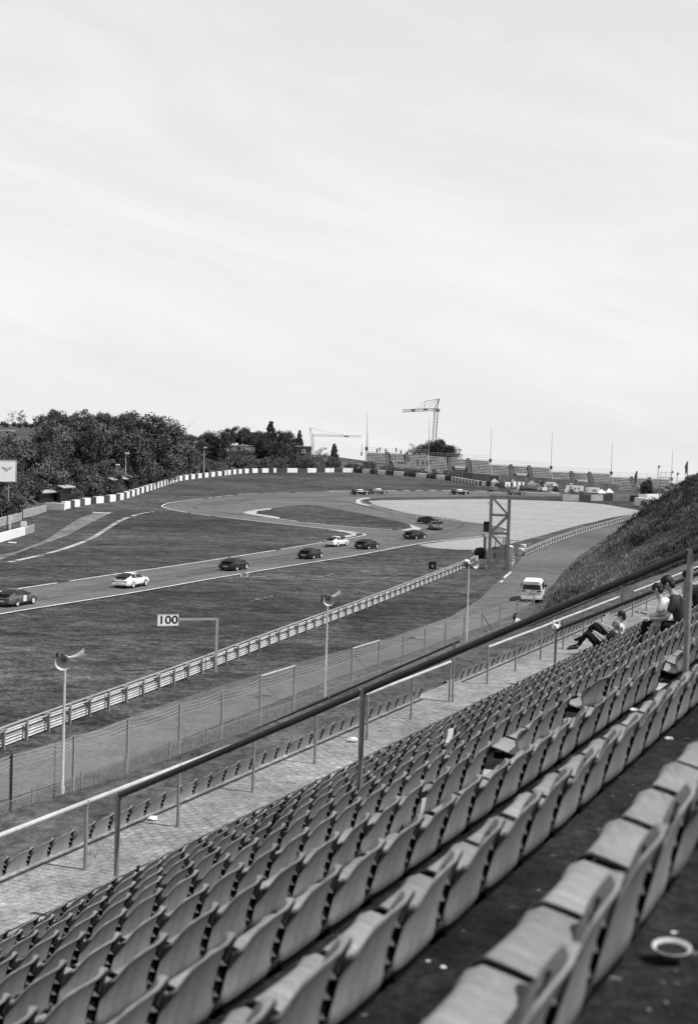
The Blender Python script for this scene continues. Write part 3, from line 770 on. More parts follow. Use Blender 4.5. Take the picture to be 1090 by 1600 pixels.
# ------------------------------------------------------------------ loudspeaker poles
def horn(mb, c, d, ln=.55, r=.27):
    d = d.normalized(); M = d.to_track_quat('Z', 'Y').to_matrix()
    mb.lathe(c, [(.05, -.22), (.085, -.2), (.085, -.05), (.05, 0), (.06, .12), (.09, .25), (.15, .38), (.22, .48), (r, ln), (r+.012, ln+.005), (r, ln-.01), (.2, .45), (.12, .32), (.07, .2), (.045, .05), (0.0, .05)], 20, M)
def speaker_pole(u, Y, label, d1, d2):
    b0 = at(u, {97: 1265, 507: 1099, 728: 1005}[u], Y); b0.z = -13.35
    root = empty('speaker_pole', b0, 0, label, 'speaker pole')
    mb = MB(); mb.tube([(0, 0, 0), (0, 0, .9), (0, 0, .95), (0, 0, 5.35)], [.085, .085, .06, .05], 10); autosmooth(mb.build('pole', GALVL, root))
    for d in (d1, d2):
        c = Vector((0, 0, 5.5))+Vector(d)*.12
        mb = MB(); horn(mb, c, Vector(d)); autosmooth(mb.build('horn', GALVL, root))
    mb = MB(); mb.box((-.12, .12, 5.5), (.1, .16, .3), rz=.4).box((-.3, .1, 5.5), (.08, .08, .34)).box((-.2, .1, 5.36), (.3, .05, .04)); mb.build('bracket', PIPED, root)
speaker_pole(97, 50.2, 'nearest loudspeaker pole, at lower left, with one horn toward the stand', (-.02+.1, -1, -.1), (1, .25, .12))
speaker_pole(507, 72.7, 'second loudspeaker pole, in the middle of the picture, before the guard rail', (.1, -1, -.1), (1, .3, .25))
speaker_pole(728, 97.0, 'farthest loudspeaker pole, beside the steel tower', (.75, -1, .05), (-.2, 1, .0))
# ------------------------------------------------------------------ lettering
def text_mesh(txt, size, m, parent, M, ext=.004):
    c = bpy.data.curves.new('t', 'FONT'); c.body = txt; c.size = size; c.extrude = ext; c.align_x = 'CENTER'; c.align_y = 'CENTER'; c.offset = size*.018
    o = bpy.data.objects.new('t', c); col.objects.link(o); dg = bpy.context.evaluated_depsgraph_get()
    me = bpy.data.meshes.new_from_object(o.evaluated_get(dg)); bpy.data.objects.remove(o)
    me.materials.clear(); me.materials.append(m); me.transform(M)
    n = bpy.data.objects.new('digits', me); col.objects.link(n); n.parent = parent; return n
INK = mat('black lettering', .012, .6, .3)
def dist_board(txt, u, v, Y, wpx, hpx, upost, vbase, label, arm=True):
    pb = gp(upost, vbase); Y = pb.y
    c = at(u, v, Y); root = empty('distance_board', pb, 0, label, 'distance board')
    o0 = root.location.copy(); w_ = wpx*Y/FPX; h_ = hpx*Y/FPX
    mb = MB(); mb.box(c-o0, (w_, .04, h_)); mb.build('board', WHITE, root)
    fr = MB(); t = .035
    for sx in (-1, 1): fr.box(c-o0+Vector((sx*(w_/2-t/2), -.023, 0)), (t, .012, h_))
    for sz in (-1, 1): fr.box(c-o0+Vector((0, -.0235, sz*(h_/2-t/2))), (w_-2*t, .012, t))
    fr.build('frame', PALE, root)
    text_mesh(txt, h_*.93, INK, root, Matrix.Translation(c-o0+Vector((0, -.028, 0))) @ Matrix.Scale(1.22, 4, (1, 0, 0)) @ Matrix.Rotation(R(90), 4, 'X'))
    pt = at(upost+4, v+2, Y) if arm else None
    if arm:
        top = Vector((pb.x, pb.y, c.z+.05)); mb = MB(); mb.box((c+Vector((w_/2, 0, 0))+top)/2-o0, ((top.x-c.x-w_/2), .1, .12)); mb.build('arm', GALV, root)
        mb = MB(); mb.box((0, 0, (c.z-pb.z)/2), (.14, .13, c.z-pb.z+.1)); mb.build('post', GALV, root)
        root.rotation_euler = (0, 0, R(20))
    else:
        for sx in (-.3, .3): MB().box(Vector((c.x-o0.x+sx*w_, .03, (c.z-pb.z)/2)), (.05, .05, c.z-pb.z)).build('post', GALV, root)
dist_board('100', 261.5, 965.5, 0, 34, 18.5, 337, 1050, 'white board reading 100 on a long arm over the guard rail')
dist_board('50', 382, 898.5, 0, 13, 7, 382, 903.5, 'small white board reading 50 beside the track kerb', arm=False)
# ------------------------------------------------------------------ vehicles
def loft(secs, closed_ends=True):
    mb = MB(); n = len(secs[0]); vs = []; fs = []
    for s_ in secs: vs += s_
    for i in range(len(secs)-1):
        for j in range(n-1): fs.append((i*n+j, i*n+j+1, (i+1)*n+j+1, (i+1)*n+j))
    fs.append(tuple(range(n-1, -1, -1))); fs.append(tuple(range((len(secs)-1)*n, len(secs)*n)))
    mb.add(vs, fs); return mb
def mirror(half): return half + [(x, -y, z) for (x, y, z) in reversed(half) if abs(y) > 1e-6]
def wheel(root, x, y, r, wd, rimm):
    t = MB(); M = Matrix.Rotation(R(90), 3, 'X')
    t.lathe((x, y, r), [(r*.66, -wd/2), (r*.94, -wd/2), (r, -wd*.35), (r, wd*.35), (r*.94, wd/2), (r*.66, wd/2)], 20, M)
    ty = t.build('wheel', BLACK, root)
    t = MB(); t.lathe((x, y, r), [(0, -wd*.42), (r*.2, -wd*.44), (r*.24, -wd*.36), (r*.62, -wd*.40), (r*.67, -wd*.5), (r*.67, wd*.5), (r*.62, wd*.4), (r*.24, wd*.36), (r*.2, wd*.44), (0, wd*.42)], 20, M)
    t.build('rim', rimm, ty)
    t = MB()
    for k in range(5):
        a = 2*math.pi*k/5+.3
        for sy in (-1, 1): t.box((x+math.cos(a)*r*.42, y+sy*wd*.43, r+math.sin(a)*r*.42), (r*.36, .02, r*.12), ry=-a)
    return ty
def coupe(name, m, label, decal=None, spoiler=BLACK):
    root = empty(name, (0, 0, 0)); tag(root, label, 'car')
    st = [(-2.13, .66, .58, .60, .36), (-2.08, .76, .66, .70, .26), (-1.9, .82, .74, .79, .22), (-1.6, .87, .83, .86, .2), (-1.15, .895, .87, .92, .19), (-.7, .875, .84, .93, .18), (-.2, .845, .82, .90, .18), (.4, .835, .81, .88, .18), (.85, .84, .81, .84, .18), (1.15, .865, .82, .76, .19), (1.45, .85, .79, .70, .2), (1.8, .80, .71, .62, .2), (2.02, .72, .6, .55, .22), (2.12, .6, .47, .47, .28)]
    secs = []
    for (x, w_, zs, zc, zl) in st:
        secs.append(mirror([(x, 0, zl), (x, w_*.9, zl), (x, w_*.98, zl+.09), (x, w_, (zl+zs)/2+.02), (x, w_*.975, zs-.08), (x, w_*.90, zs), (x, w_*.74, zs+.01), (x, w_*.5, zc), (x, 0, zc+.015)]))
    b0 = loft(secs).build('body', m, root); autosmooth(b0, 35)
    cs = [(.86, .80, .845, .845), (.55, .77, .99, .84), (.24, .74, 1.21, .83), (.02, .73, 1.275, .83), (-.35, .73, 1.305, .84), (-.75, .73, 1.26, .85), (-1.15, .72, 1.13, .86), (-1.55, .70, .97, .84), (-1.85, .66, .84, .80)]
    def csec(c, k=1.0, off=0):
        x, wb, zt, zb = c; ih = (zt-zb); wt = wb-ih*.42
        return [(x, wb, zb-.04), (x, wb-.01, zb), (x, wb-ih*.22, zb+ih*.55), (x, wt, zb+ih*.84), (x, wt-.07, zb+ih*.95), (x, wt*.5, zt-.004), (x, 0, zt)]
    c0 = loft([mirror(csec(c)) if False else csec(c)+[(x, -y, z) for (x, y, z) in reversed(csec(c)) if y > 1e-6] for c in cs]).build('cabin', m, root); autosmooth(c0, 40)
    def patch(name, i0, i1, js, off, mm=GLASS):
        mb = MB(); vs = []; 
        for i in range(i0, i1+1):
            f = csec(cs[i]) if i == int(i) else None
            for (j, sgn) in js:
                v = Vector(f[j]); v.y *= sgn; vs.append(v+Vector(off(sgn)))
        n = len(js); mb.add(vs, [(a*n+b_, a*n+b_+1, (a+1)*n+b_+1, (a+1)*n+b_) for a in range(i1-i0) for b_ in range(n-1)])
        o = mb.build(name, mm, root); return o
    for sg in (1, -1): patch('side_window', 1, 6, [(1, sg), (2, sg), (3, sg)], lambda s_, sg=sg: (0, .008*sg, .004))
    patch('windscreen', 0, 2, [(3, 1), (4, 1), (5, 1), (6, 1), (5, -1), (4, -1), (3, -1)], lambda s_: (.012, 0, .012))
    patch('rear_window', 5, 7, [(3, 1), (4, 1), (5, 1), (6, 1), (5, -1), (4, -1), (3, -1)], lambda s_: (-.008, 0, .014))
    # door pillar
    for sg in (1, -1): MB().box((-.42, sg*.665, 1.03), (.06, .03, .34), rx=sg*.36).build('pillar', m, root)
    mb = MB(); mb.box((-1.78, 0, .97), (.5, 1.16, .05), ry=.05).box((-1.75, 0, .90), (.34, .95, .12)); mb.box((-2.0, 0, .99), (.1, 1.22, .07)); mb.build('spoiler', spoiler, root)
    MB().box((-2.10, 0, .60), (.06, 1.3, .11)).build('light_strip', LAMP, root)
    for sg in (1, -1): MB().box((-2.07, sg*.62, .61), (.1, .2, .12)).build('tail_light', LAMP, root)
    MB().box((-2.14, 0, .44), (.03, .52, .12)).build('number_plate', WHITE, root)
    MB().box((-2.08, 0, .36), (.16, 1.5, .13)).build('rear_bumper', m, root)
    MB().box((-2.1, -.3, .27), (.1, .9, .08)).build('exhaust', BLACK, root)
    for sg in (1, -1):
        mb = MB(); mb.blob((1.82, sg*.6, .66), (.14, .11, .11), 1, 0, 0); mb.build('headlight', CHROME, root)
        mb = MB(); mb.box((.5, sg*.93, .93), (.12, .18, .12)); mb.build('mirror', m, root)
        MB().box((0, sg*.845, .25), (1.6, .03, .1)).build('sill', BLACK, root)
    for x in (-1.13, 1.14):
        for sg in (1, -1): wheel(root, x, sg*.785, .315, .22, CHROME)
    if decal:
        MB().box((-.05, -.853, .56), (.42, .012, .44)).build('race_number_panel', WHITE, root)
        MB().box((-.05, -.862, .56), (.05, .006, .2)).build('race_number', INK, root)
    return root
def place_px(root, u, v, du, dv, scale=1):
    a = gp(u, v); b_ = gp(u+du, v+dv); d = b_-a; root.location = Vector((a.x, a.y, a.z+.04)); root.rotation_euler = (0, math.atan2(d.z, d.x)*0, math.atan2(d.y, d.x))
CARS = [(25, 945.5, 60, -10.5, CARG, 'grey coupe with a white number panel on its door at the left edge', True),
        (205, 917, 60, -10, CARW, 'white coupe on the straight, second car from the left', False),
        (366, 890.5, 60, -9.5, CARB, 'black coupe just behind the small 50 board', False),
        (485, 872.5, 60, -9.5, CARB, 'black coupe between the 50 board and the white coupe ahead', False),
        (525.5, 853.5, 60, -7, CARW, 'white coupe level with the pointed end of the inner grass', False),
        (573, 857.5, 60, -7, CARB, 'black coupe just right of the farther white coupe', False),
        (648, 842, 60, -6, CARB, 'black coupe entering the right hand bend alone', False),
        (672, 819, 30, 2, CARB, 'black coupe on the bend, half hidden by a grey one', False),
        (679.5, 827.5, 18, 9, CARG, 'grey coupe seen from behind on the bend', False),
        (563, 773.5, 60, .6, CARB, 'black coupe on the far stretch of track, leftmost of four', False),
        (591, 772, 60, .6, CARG, 'grey coupe on the far stretch right behind the leftmost black one', False),
        (718, 773, 60, .8, CARB, 'dark coupe on the far stretch over the gravel trap', False),
        (806, 773.5, 60, 1.2, CARG, 'dark coupe on the far stretch, just above the steel tower', False)]
for (u, v, du, dv, m, lab, dec) in CARS:
    c = coupe('coupe', m, lab, dec, BLACK); place_px(c, u, v, du, dv); c['group'] = 'sports cars out on the track'
def van():
    root = empty('van', (0, 0, 0)); tag(root, 'white passenger van parked on the service road below the bank', 'van')
    secs = []
    for (x, w_, zt, zw, zl) in [(-2.45, .86, 1.72, 1.02, .34), (-2.42, .93, 1.80, 1.04, .28), (-2.3, .955, 1.86, 1.05, .25), (-1.5, .965, 1.89, 1.05, .25), (0, .965, 1.90, 1.04, .25), (1.0, .96, 1.86, 1.02, .25), (1.35, .955, 1.72, 1.02, .25), (1.95, .94, 1.22, 1.0, .25), (2.3, .9, .98, .86, .25), (2.45, .78, .7, .6, .3)]:
        ih = max(.02, zt-zw); wt = w_-min(.17, ih*.2)
        secs.append(mirror([(x, 0, zl), (x, w_*.93, zl), (x, w_, zl+.2), (x, w_, zw*.8), (x, w_*.985, zw), (x, wt, zw+ih*.86), (x, wt-.1, zt-.02), (x, wt*.5, zt), (x, 0, zt+.005)]))
    autosmooth(loft(secs).build('body', CARW, root), 35)
    mb = MB(); mb.add([(-2.485, .80, 1.12), (-2.485, -.80, 1.12), (-2.44, -.74, 1.66), (-2.44, .74, 1.66)], [(3, 2, 1, 0)]); mb.add([(-2.46, .80, 1.10), (-2.46, -.80, 1.10), (-2.41, -.74, 1.68), (-2.41, .74, 1.68)], [(3, 2, 1, 0)])
    mb.build('rear_window', GLASS, root)
    MB().box((-2.40, 0, 1.79), (.24, 1.42, .05)).build('roof_spoiler', CARW, root)
    for sg in (1, -1):
        MB().box((-2.455, sg*.70, .98), (.06, .38, .10)).build('tail_light', LAMP, root)
        mb = MB()
        for (x0, x1) in ((-2.2, -1.2), (-1.12, -.1), (0, 1.05)):
            mb.add([(x0, sg*.968, 1.08), (x1, sg*.968, 1.08), (x1-(.1 if x1 > 1 else 0), sg*.86, 1.62), (x0+.06, sg*.865, 1.64)], [(0, 1, 2, 3) if sg < 0 else (3, 2, 1, 0)])
        mb.build('side_window', GLASS, root)
        MB().box((1.1, sg*1.06, 1.18), (.14, .2, .2)).build('mirror', BLACK, root)
        mb = MB(); mb.box((-.2, sg*.975, .95), (2.6, .012, .012)); mb.build('door_rail', STEEL, root)
        for x in (-1.55, 1.5): wheel(root, x, sg*.87, .34, .22, CHROME)
    MB().box((-2.47, 0, .72), (.03, .54, .13)).build('number_plate', PALE, root)
    MB().box((-2.46, 0, .83), (.05, .95, .025)).build('trim', STEEL, root)
    mb = MB(); mb.lathe((-2.475, 0, .97), [(0, -.02), (.07, -.02), (.07, .02), (0, .02)], 16, Matrix.Rotation(R(90), 3, 'Y')); mb.build('badge', STEEL, root)
    MB().box((-2.42, 0, .36), (.16, 1.8, .2)).build('rear_bumper', CARW, root)
    MB().box((-2.40, 0, .25), (.12, 1.6, .08)).build('bumper_skirt', BLACK, root)
    return root
vn = van(); a = gp(834, 941.5)
vn.location = (a.x+.15, a.y+2.2, a.z+.045); vn.rotation_euler = (0, 0, R(79.5))
# ------------------------------------------------------------------ steel tower, marshal post and bollards
TSTEEL = mat('tower steel', .16, .6, .4, scales=((3, .35, one), (20, .25, one)))
tb = gp(777, 889); tower = empty('lattice_tower', tb, 0, 'steel lattice tower standing beside the service road at the gap in the guard rail', 'tower')
HT = 8.25; WT = 2.0; RZT = R(-4)
def TL(x, y, z): return Matrix.Rotation(RZT, 3, 'Z') @ Vector((x*WT/2, y*.95, z))
for x, y in ((-1, -1), (1, -1), (-1, 1)) + ((1, 1),):
    MB().box(TL(x, y, HT/2), (.34 if y < 0 else .24, .28, HT), rz=RZT).build('leg', TSTEEL, tower)
def bar(a, b_, t, nm, mm=None):
    d = (b_-a); L0 = d.length; q = d.to_track_quat('X', 'Z').to_matrix(); vs = []
    for x in (0, L0):
        for y, z in ((-t/2, -t/2), (t/2, -t/2), (t/2, t/2), (-t/2, t/2)): vs.append(a+q @ Vector((x, y, z)))
    return MB().add(vs, [(0, 1, 2, 3), (7, 6, 5, 4), (0, 4, 5, 1), (1, 5, 6, 2), (2, 6, 7, 3), (3, 7, 4, 0)]).build(nm, mm or TSTEEL, tower)
zs = [.06, 2.02, 4.02, 6.05, 8.12]
for y in (-1, 1):
    for z in zs: bar(TL(-.86, y*.98, z), TL(.86, y*.98, z), .22 if y < 0 else .17, 'cross_bar')
    for i in range(4):
        a, b_ = (-.86, .86) if i % 2 == (0) else (.86, -.86)
        bar(TL(a, y*.98, zs[i]+.12), TL(b_, y*.98, zs[i+1]-.12), .24 if y < 0 else .17, 'diagonal')
for x in (-1, 1):
    for z in zs: bar(TL(x, -.85, z), TL(x, .85, z), .12, 'cross_bar')
    for i in range(4): bar(TL(x, -.85 if i % 2 else .85, zs[i]+.1), TL(x, .85 if i % 2 else -.85, zs[i+1]-.1), .09, 'diagonal')
o = MB().box((0, 0, 0), (.62, .3, 1.15)).box((0, -.17, .5), (.62, .08, .04)).build('display_screen', INK, loc=tb+TL(-1.45, -1, 4.75)); tag(o, 'black rectangular panel hung on the left leg of the steel tower', 'panel')
o = MB().box((0, 0, 0), (.14, .14, .3)).tube([(0, 0, 0), (.3, 0, 0)], .02, 5).build('floodlight', WHITE, loc=tb+TL(-1.32, -1, 7.35)); tag(o, 'tiny white lamp near the top of the steel tower', 'lamp')
def small(mb, name, m, loc, label, cat, group=None, rot=None, smooth=False):
    o = mb.build(name, m, loc=loc, rot=rot, smooth=smooth); return tag(o, label, cat, group)
def bollard(u, v, h, label):
    b0 = gp(u, v); rt = empty('bollard', b0, 0, label, 'bollard', 'black and white marker posts')
    MB().tube([(0, 0, 0), (0, 0, h)], .085, 10).build('post', WHITE, rt)
    for z in (.55, .8): MB().tube([(0, 0, h*z), (0, 0, h*(z+.1))], .092, 10).build('black_band', INK, rt)
bollard(759.5, 889.5, 1.05, 'black and white marker post left of the tower'); bollard(792, 889.8, 1.05, 'black and white marker post at the right leg of the tower')
bollard(799, 885, 1.15, 'black and white marker post right of the tower, nearer of two'); bollard(801.5, 881, 1.15, 'black and white marker post right of the tower, half hidden behind another')
cb = gp(798.5, 882); rt = empty('equipment_cabinet', cb+Vector((-.1, .5, 0)), 0, 'tall grey cabinet with a white domed cap behind the tower', 'cabinet')
MB().box((0, 0, 1.0), (.6, .5, 2.0)).build('case', PALE, rt); mb = MB(); mb.lathe((0, 0, 2.0), [(.32, 0), (.31, .08), (.22, .16), (0, .2)], 14); mb.build('cap', WHITE, rt, smooth=True)
MB().box((-.1, -.256, 1.0), (.38, .012, 1.6)).build('door', GALV, rt)
# marshal post: wire cage with a roof
mp0 = gp(774, 874); rt = empty('marshal_shelter', mp0, 0, 'wire mesh marshal shelter with a flat roof behind the tower', 'shelter')
for x, y in ((-1.3, 0), (1.1, 0), (-1.3, 2.2), (1.1, 2.2), (-.1, 0)): MB().box((x, y, 1.35), (.1, .1, 2.7)).build('post', PIPED, rt)
MB().box((-.1, 1.1, 2.72), (2.7, 2.5, .07)).build('roof', STEEL, rt)
MB().box((-1.55, 0, 2.85), (.5, .08, .1), ry=.7).build('roof_arm', PIPED, rt)
mb = MB()
for i in range(25): mb.box((-1.3+i*.1, 0, 1.35), (.012, .012, 2.6))
for i in range(26): mb.box((-.1, .0, .1+i*.1), (2.4, .010, .012))
for i in range(22): mb.box((-1.3, i*.1, 1.35), (.012, .012, 2.6))
mb.build('wire_mesh', WIRE, rt)
MB().box((.4, 1.9, .7), (1.3, .5, 1.4)).build('bench_locker', DARKBL, rt)
o = MB().tube([(-.4, 0, 0), (.5, 0, 0)], .09, 8).box((.55, 0, 0), (.18, .14, .18)).box((-.4, .0, -1.2), (.06, .06, 2.4)).build('signal_horn', PALE, loc=mp0+Vector((2.1, .5, 2.35))); tag(o, 'pale arm with a signal lamp sticking out right of the shelter', 'signal arm')
def barrel_end(u, v, label):
    b0 = gp(u, v); rt = empty('water_barrier', b0, 0, label, 'barrier')
    mb = MB(); mb.lathe((0, 0, 0), [(0, 0), (.26, 0), (.29, .1), (.33, .5), (.36, .9), (.32, .94), (.28, .9), (0, .9)], 14); autosmooth(mb.build('drum', WHITE, rt))
    MB().lathe((0, 0, 0), [(.332, .5), (.345, .52), (.345, .6), (.34, .62)], 14).build('band', PALE, rt)
barrel_end(813.5, 868, 'white drum at the near end of the far guard rail, in front'); barrel_end(817, 861.5, 'white drum at the near end of the far guard rail, second behind')
for i, u in enumerate((744.5,)):
    b0 = gp(u, 883); small(MB().box((0, 0, .55), (.3, .12, 1.1), taper=.7), 'white_marker', WHITE, b0, 'white tapered marker at the end of the near guard rail', 'marker')
small(MB().lathe((0, 0, .9), [(0, -.9), (.7, -.7), (.85, -.1), (.6, .3), (0, .45)], 12), 'tyre_pile', BLACK, gp(750, 872), 'black covered heap beside the marshal shelter', 'tyre pile')
b0 = gp(674.5, 906); rt = empty('signal_box', b0, 0, 'black signal box with a round lens on top of the guard rail', 'signal box')
MB().box((0, 0, 1.45), (.75, .4, .7)).build('case', INK, rt); MB().box((0, 0, .6), (.09, .09, 1.2)).build('post', STEEL, rt)
mb = MB(); mb.lathe((0, -.2, 1.45), [(0, -.0), (.14, -.0), (.16, .06), (.14, .06), (.12, .01), (0, .01)], 14, Matrix.Rotation(R(90), 3, 'X')); mb.build('lens', PALE, rt)
MB().box((0, -.26, 1.85), (.8, .2, .04)).build('hood', INK, rt)
for i, (u, v) in enumerate(((573, 831.5), (587, 831.5), (600, 831), (609.5, 830.5), (621.5, 829.7))):
    small(MB().lathe((0, 0, 0), [(.13, 0), (.13, .03), (.07, .05), (.04, .62), (0, .63)], 8), 'marker_cone', PALE, gp(u, v), 'slim white cone on the track edge beside the inner grass', 'cone', 'slim white cones in a row on the track')
# ------------------------------------------------------------------ far barriers
def wall_run(pxs, h, th, pattern, label, name, ribs=True, mats=(WHITE, DARKBL)):
    """pattern: block lengths in m alternating white / dark, each block a part"""
    pts = resample(W(smoothpx(pxs, 4)), .5)
    root = empty(name, pts[0], 0, label, 'barrier'); o0 = root.location.copy(); i = 0; kdx = 0; cnt = 0
    while i < len(pts)-2 and cnt < 99:
        L0 = pattern[kdx % len(pattern)]; j = min(len(pts)-1, i+max(1, int(L0/.5)))
        a, b_ = pts[i]-o0, pts[j]-o0; d = b_-a; an = math.atan2(d.y, d.x); mb = MB()
        if ribs:
            nseg = max(1, round(L0/1.1))
            for q in range(nseg):
                c = a.lerp(b_, (q+.5)/nseg); mb.box(c+Vector((0, 0, h/2)), (d.length/nseg*.86, th, h), rz=an)
            mb.box((a+b_)/2+Vector((0, 0, h*.42)), (d.length*.98, th*.7, h*.7), rz=an)
        else: mb.box((a+b_)/2+Vector((0, 0, h/2)), (d.length*.985, th, h+random.uniform(-.04, .04)), rz=an)
        mb.build('barrier_block', mats[kdx % 2], root); i = j; kdx += 1; cnt += 1
wall_run([(99, 795.6), (139.5, 788), (183.5, 782), (220, 770.6), (257, 758.5), (279, 751.5), (323, 745.7), (352, 742.5)], 1.25, .8, (3.2, 2.7), 'white and dark barrier blocks below the wooded slope at left', 'block_barrier', False)
wall_run([(354, 742), (378, 739.7), (400, 738.7), (430, 738.3)], 1.3, .8, (2.6, 2.2), 'white and dark barrier blocks at the top of the left bend', 'block_barrier', False)
wall_run([(430, 738.3), (477, 738.3), (520, 738), (554.6, 738.3), (598.6, 741.5), (650, 745.5), (707, 751.2)], 1.3, .9, (4, 4), 'long ribbed tyre barrier in white and black lengths across the far end', 'tyre_barrier', True, (DARKBL, WHITE))
wall_run([(707, 751.2), (735, 756), (755, 759), (786, 760.5), (816, 760)], 1.2, .9, (2.1, 1.7), 'tyre barrier in white and black lengths before the tents', 'tyre_barrier', False)
wall_run([(877, 782), (915, 782.5), (955, 782.2), (994, 783.8)], 1.35, .8, (4, 3.3), 'barrier of black and white blocks in front of the tall wire fence at right', 'block_barrier', False, (PALE, DARKBL))
wall_run([(994, 790), (1005, 792), (1018, 794), (1030, 795)], 1.8, 1.2, (5, 5), 'white barrier blocks where the guard rail ends by the bank', 'block_barrier', False, (WHITE, WHITE))
wall_run([(994, 783.5), (1010, 782), (1025, 781.5), (1042, 782)], 1.5, .8, (6, 6), 'pale barrier wall behind the white blocks by the bank', 'block_barrier', False, (PALE, WHITE))
# left edge walls
def long_wall(pxs, h, th, m, label, name='wall', lines=0, gap=0):
    pts = W(pxs); root = empty(name, pts[0], 0, label, 'wall'); o0 = root.location.copy()
    for a, b_ in zip(pts, pts[1:]):
        d = b_-a; an = math.atan2(d.y, d.x); MB().box((a+b_)/2-o0+Vector((0, 0, h/2+gap)), (d.length+.02, th, h), rz=an).build('panel', m, root)
        for i in range(lines):
            MB().box((a+b_)/2-o0+Vector((0, 0, gap+h*(i+1)/(lines+1)))+Vector((math.sin(an), -math.cos(an), 0))*(th/2+.01), (d.length, .012, .05), rz=an).build('joint', STEEL, root)
long_wall([(-80, 859), (0, 847), (38, 836)], 1.1, .3, WHITE, 'bright white concrete wall at the left edge below the signboard'); long_wall([(38.3, 836), (53, 830.5)], 1.0, .25, PALE, 'short pale panelled end of the white wall at the left edge', lines=4)
long_wall([(-60, 838), (0, 824), (35, 811.5), (72, 799)], 1.25, .2, PALE, 'pale ribbed metal barrier rising to the first white block at left', lines=3)
o = small(MB().add([Vector((0, 0, 0))+v for v in [Vector((-1.6, 0, 0)), Vector((1.9, -.9, 0)), Vector((1.9, -.9, 1.15)), Vector((-1.6, 0, 1.15)), Vector((-1.6, .7, 0)), Vector((1.9, .2, 0)), Vector((1.9, .2, 1.15)), Vector((-1.6, .7, 1.15))]], [(0, 1, 2, 3), (7, 6, 5, 4), (3, 2, 6, 7), (0, 3, 7, 4), (1, 5, 6, 2)]), 'white_block', WHITE, gp(85, 796.5), 'large white angled block starting the left barrier', 'barrier')
for (u, v, h, lab) in ((11.5, 829, 2.6, 'dark steel post behind the white wall at the left edge'), (35.5, 819, 2.3, 'dark steel post nearer the barrier at the left edge')):
    small(MB().box((0, 0, h/2), (.12, .12, h)), 'steel_post', PIPED, gp(u, v), lab, 'post')
small(MB().box((0, 0, 1.0), (.14, .14, 2.0)).box((.2, 0, 1.7), (.5, .1, .5)), 'signal_post', WHITE, gp(16, 829), 'white signal post between the dark posts at the left edge', 'signal post')
small(MB().box((0, 0, 0), (.75, .3, .7)), 'white_box', WHITE, gp(37, 834)+Vector((0, 0, 1.35)), 'small white box on top of the white wall end', 'box')
# billboard
bY = 214; c = at(-8, 735.5, bY); gbase = -12.7; rt = empty('billboard', Vector((c.x, c.y, gbase)), 0, 'white signboard with a winged V emblem at the left edge before the trees', 'signboard')
wv = 66*bY/FPX; hv = 32*bY/FPX; o0 = rt.location.copy()
MB().box(c-o0, (wv, .12, hv), ry=R(0)).build('board', mat('sign face', .66, .6, .3, scales=((.5, .06, one),)), rt)
fr = MB()
for sx in (-1, 1): fr.box(c-o0+Vector((sx*(wv/2+.08), -.02, 0)), (.12, .18, hv+.24))
fr.box(c-o0+Vector((0, -.02, hv/2+.06)), (wv, .18, .12)).box(c-o0+Vector((0, -.02, -hv/2-.06)), (wv, .18, .12)); fr.build('frame', PALE, rt)
for x in (-.35, .35): MB().box(Vector((c.x-o0.x+x*wv, .2, (c.z-hv/2-gbase)/2)), (.16, .16, c.z-hv/2-gbase)).build('post', STEEL, rt)
ec = at(11, 733, bY)-o0; em = MB()
def epoly(pts): 
    n = len(pts); em.add([ec+Vector((x*.105, -.09, z*.12)) for x, z in pts], [tuple(range(n))])
for sg in (1, -1):
    f = lambda P: [(x*sg, z) for x, z in P] if sg > 0 else [(x*sg, z) for x, z in reversed(P)]
    epoly(f([(0, -3.2), (1.1, -2.6), (2.6, 2.2), (1.5, 2.2), (0, -1.6)]))
    epoly(f([(2.2, -1.6), (4.2, -1.0), (4.8, .2), (2.6, -.4)])); epoly(f([(2.8, -.1), (5.4, .5), (6.4, 1.4), (3.1, .9)])); epoly(f([(3.3, 1.1), (7, 1.7), (8.3, 2.7), (4.0, 2.1)]))
em.build('winged_emblem', STEEL, rt)
rt.rotation_euler = (0, 0, R(28))
# ------------------------------------------------------------------ wooded hill at left
WALLY = [(-500, 150), (-100, 185)] + [(u, gp(u, v).y+2.2) for u, v in ((0, 822), (72, 799), (99, 795.6), (139.5, 788), (183.5, 782), (220, 770.6), (257, 758.5), (279, 751.5), (323, 745.7), (352, 742.5), (400, 738.7), (477, 738.3), (554, 738.3), (598, 741.5), (650, 745.5))]
print('WALLY', WALLY)
HRISE = [(-500, 13), (0, 11.6), (120, 11.4), (200, 10.5), (270, 8), (330, 6.5), (400, 5.2), (480, 3.6), (560, 2.2), (650, .6)]
def uof(x, y): return CU+FPX*x/y
def hillz(x, y):
    u = uof(x, y); d = y-lerp_tab(WALLY, u)
    if d < 0: return gz(x, y)
    t = min(1, d/75); t = t*t*(3-2*t)
    n = noise.noise(Vector((x*.03, y*.03, 2)))*1.2*t
    base = gz(x, y) if y < 540 else -8.0-(y-540)*.01
    far = max(0, y-560)*.045
    return base + lerp_tab(HRISE, u)*t + n - far
mb = MB(); us = list(range(-500, 651, 25)); ds = [1.2, 6, 12, 20, 28, 36, 45, 55, 65, 75, 90, 110, 140, 180, 240, 320, 420, 600]
V_ = []
for u in us:
    for d in ds:
        y = lerp_tab(WALLY, u)+d; x = (u-CU)/FPX*y; V_.append((x, y, hillz(x, y)+.02 if d > 2 else gz(x, y)-.2))
m_ = len(ds)
mb.add(V_, [(j*m_+i, (j+1)*m_+i, (j+1)*m_+i+1, j*m_+i+1) for j in range(len(us)-1) for i in range(m_-1)])
hl = mb.build('hillside', BANKG, smooth=True); tag(hl, kind='structure')
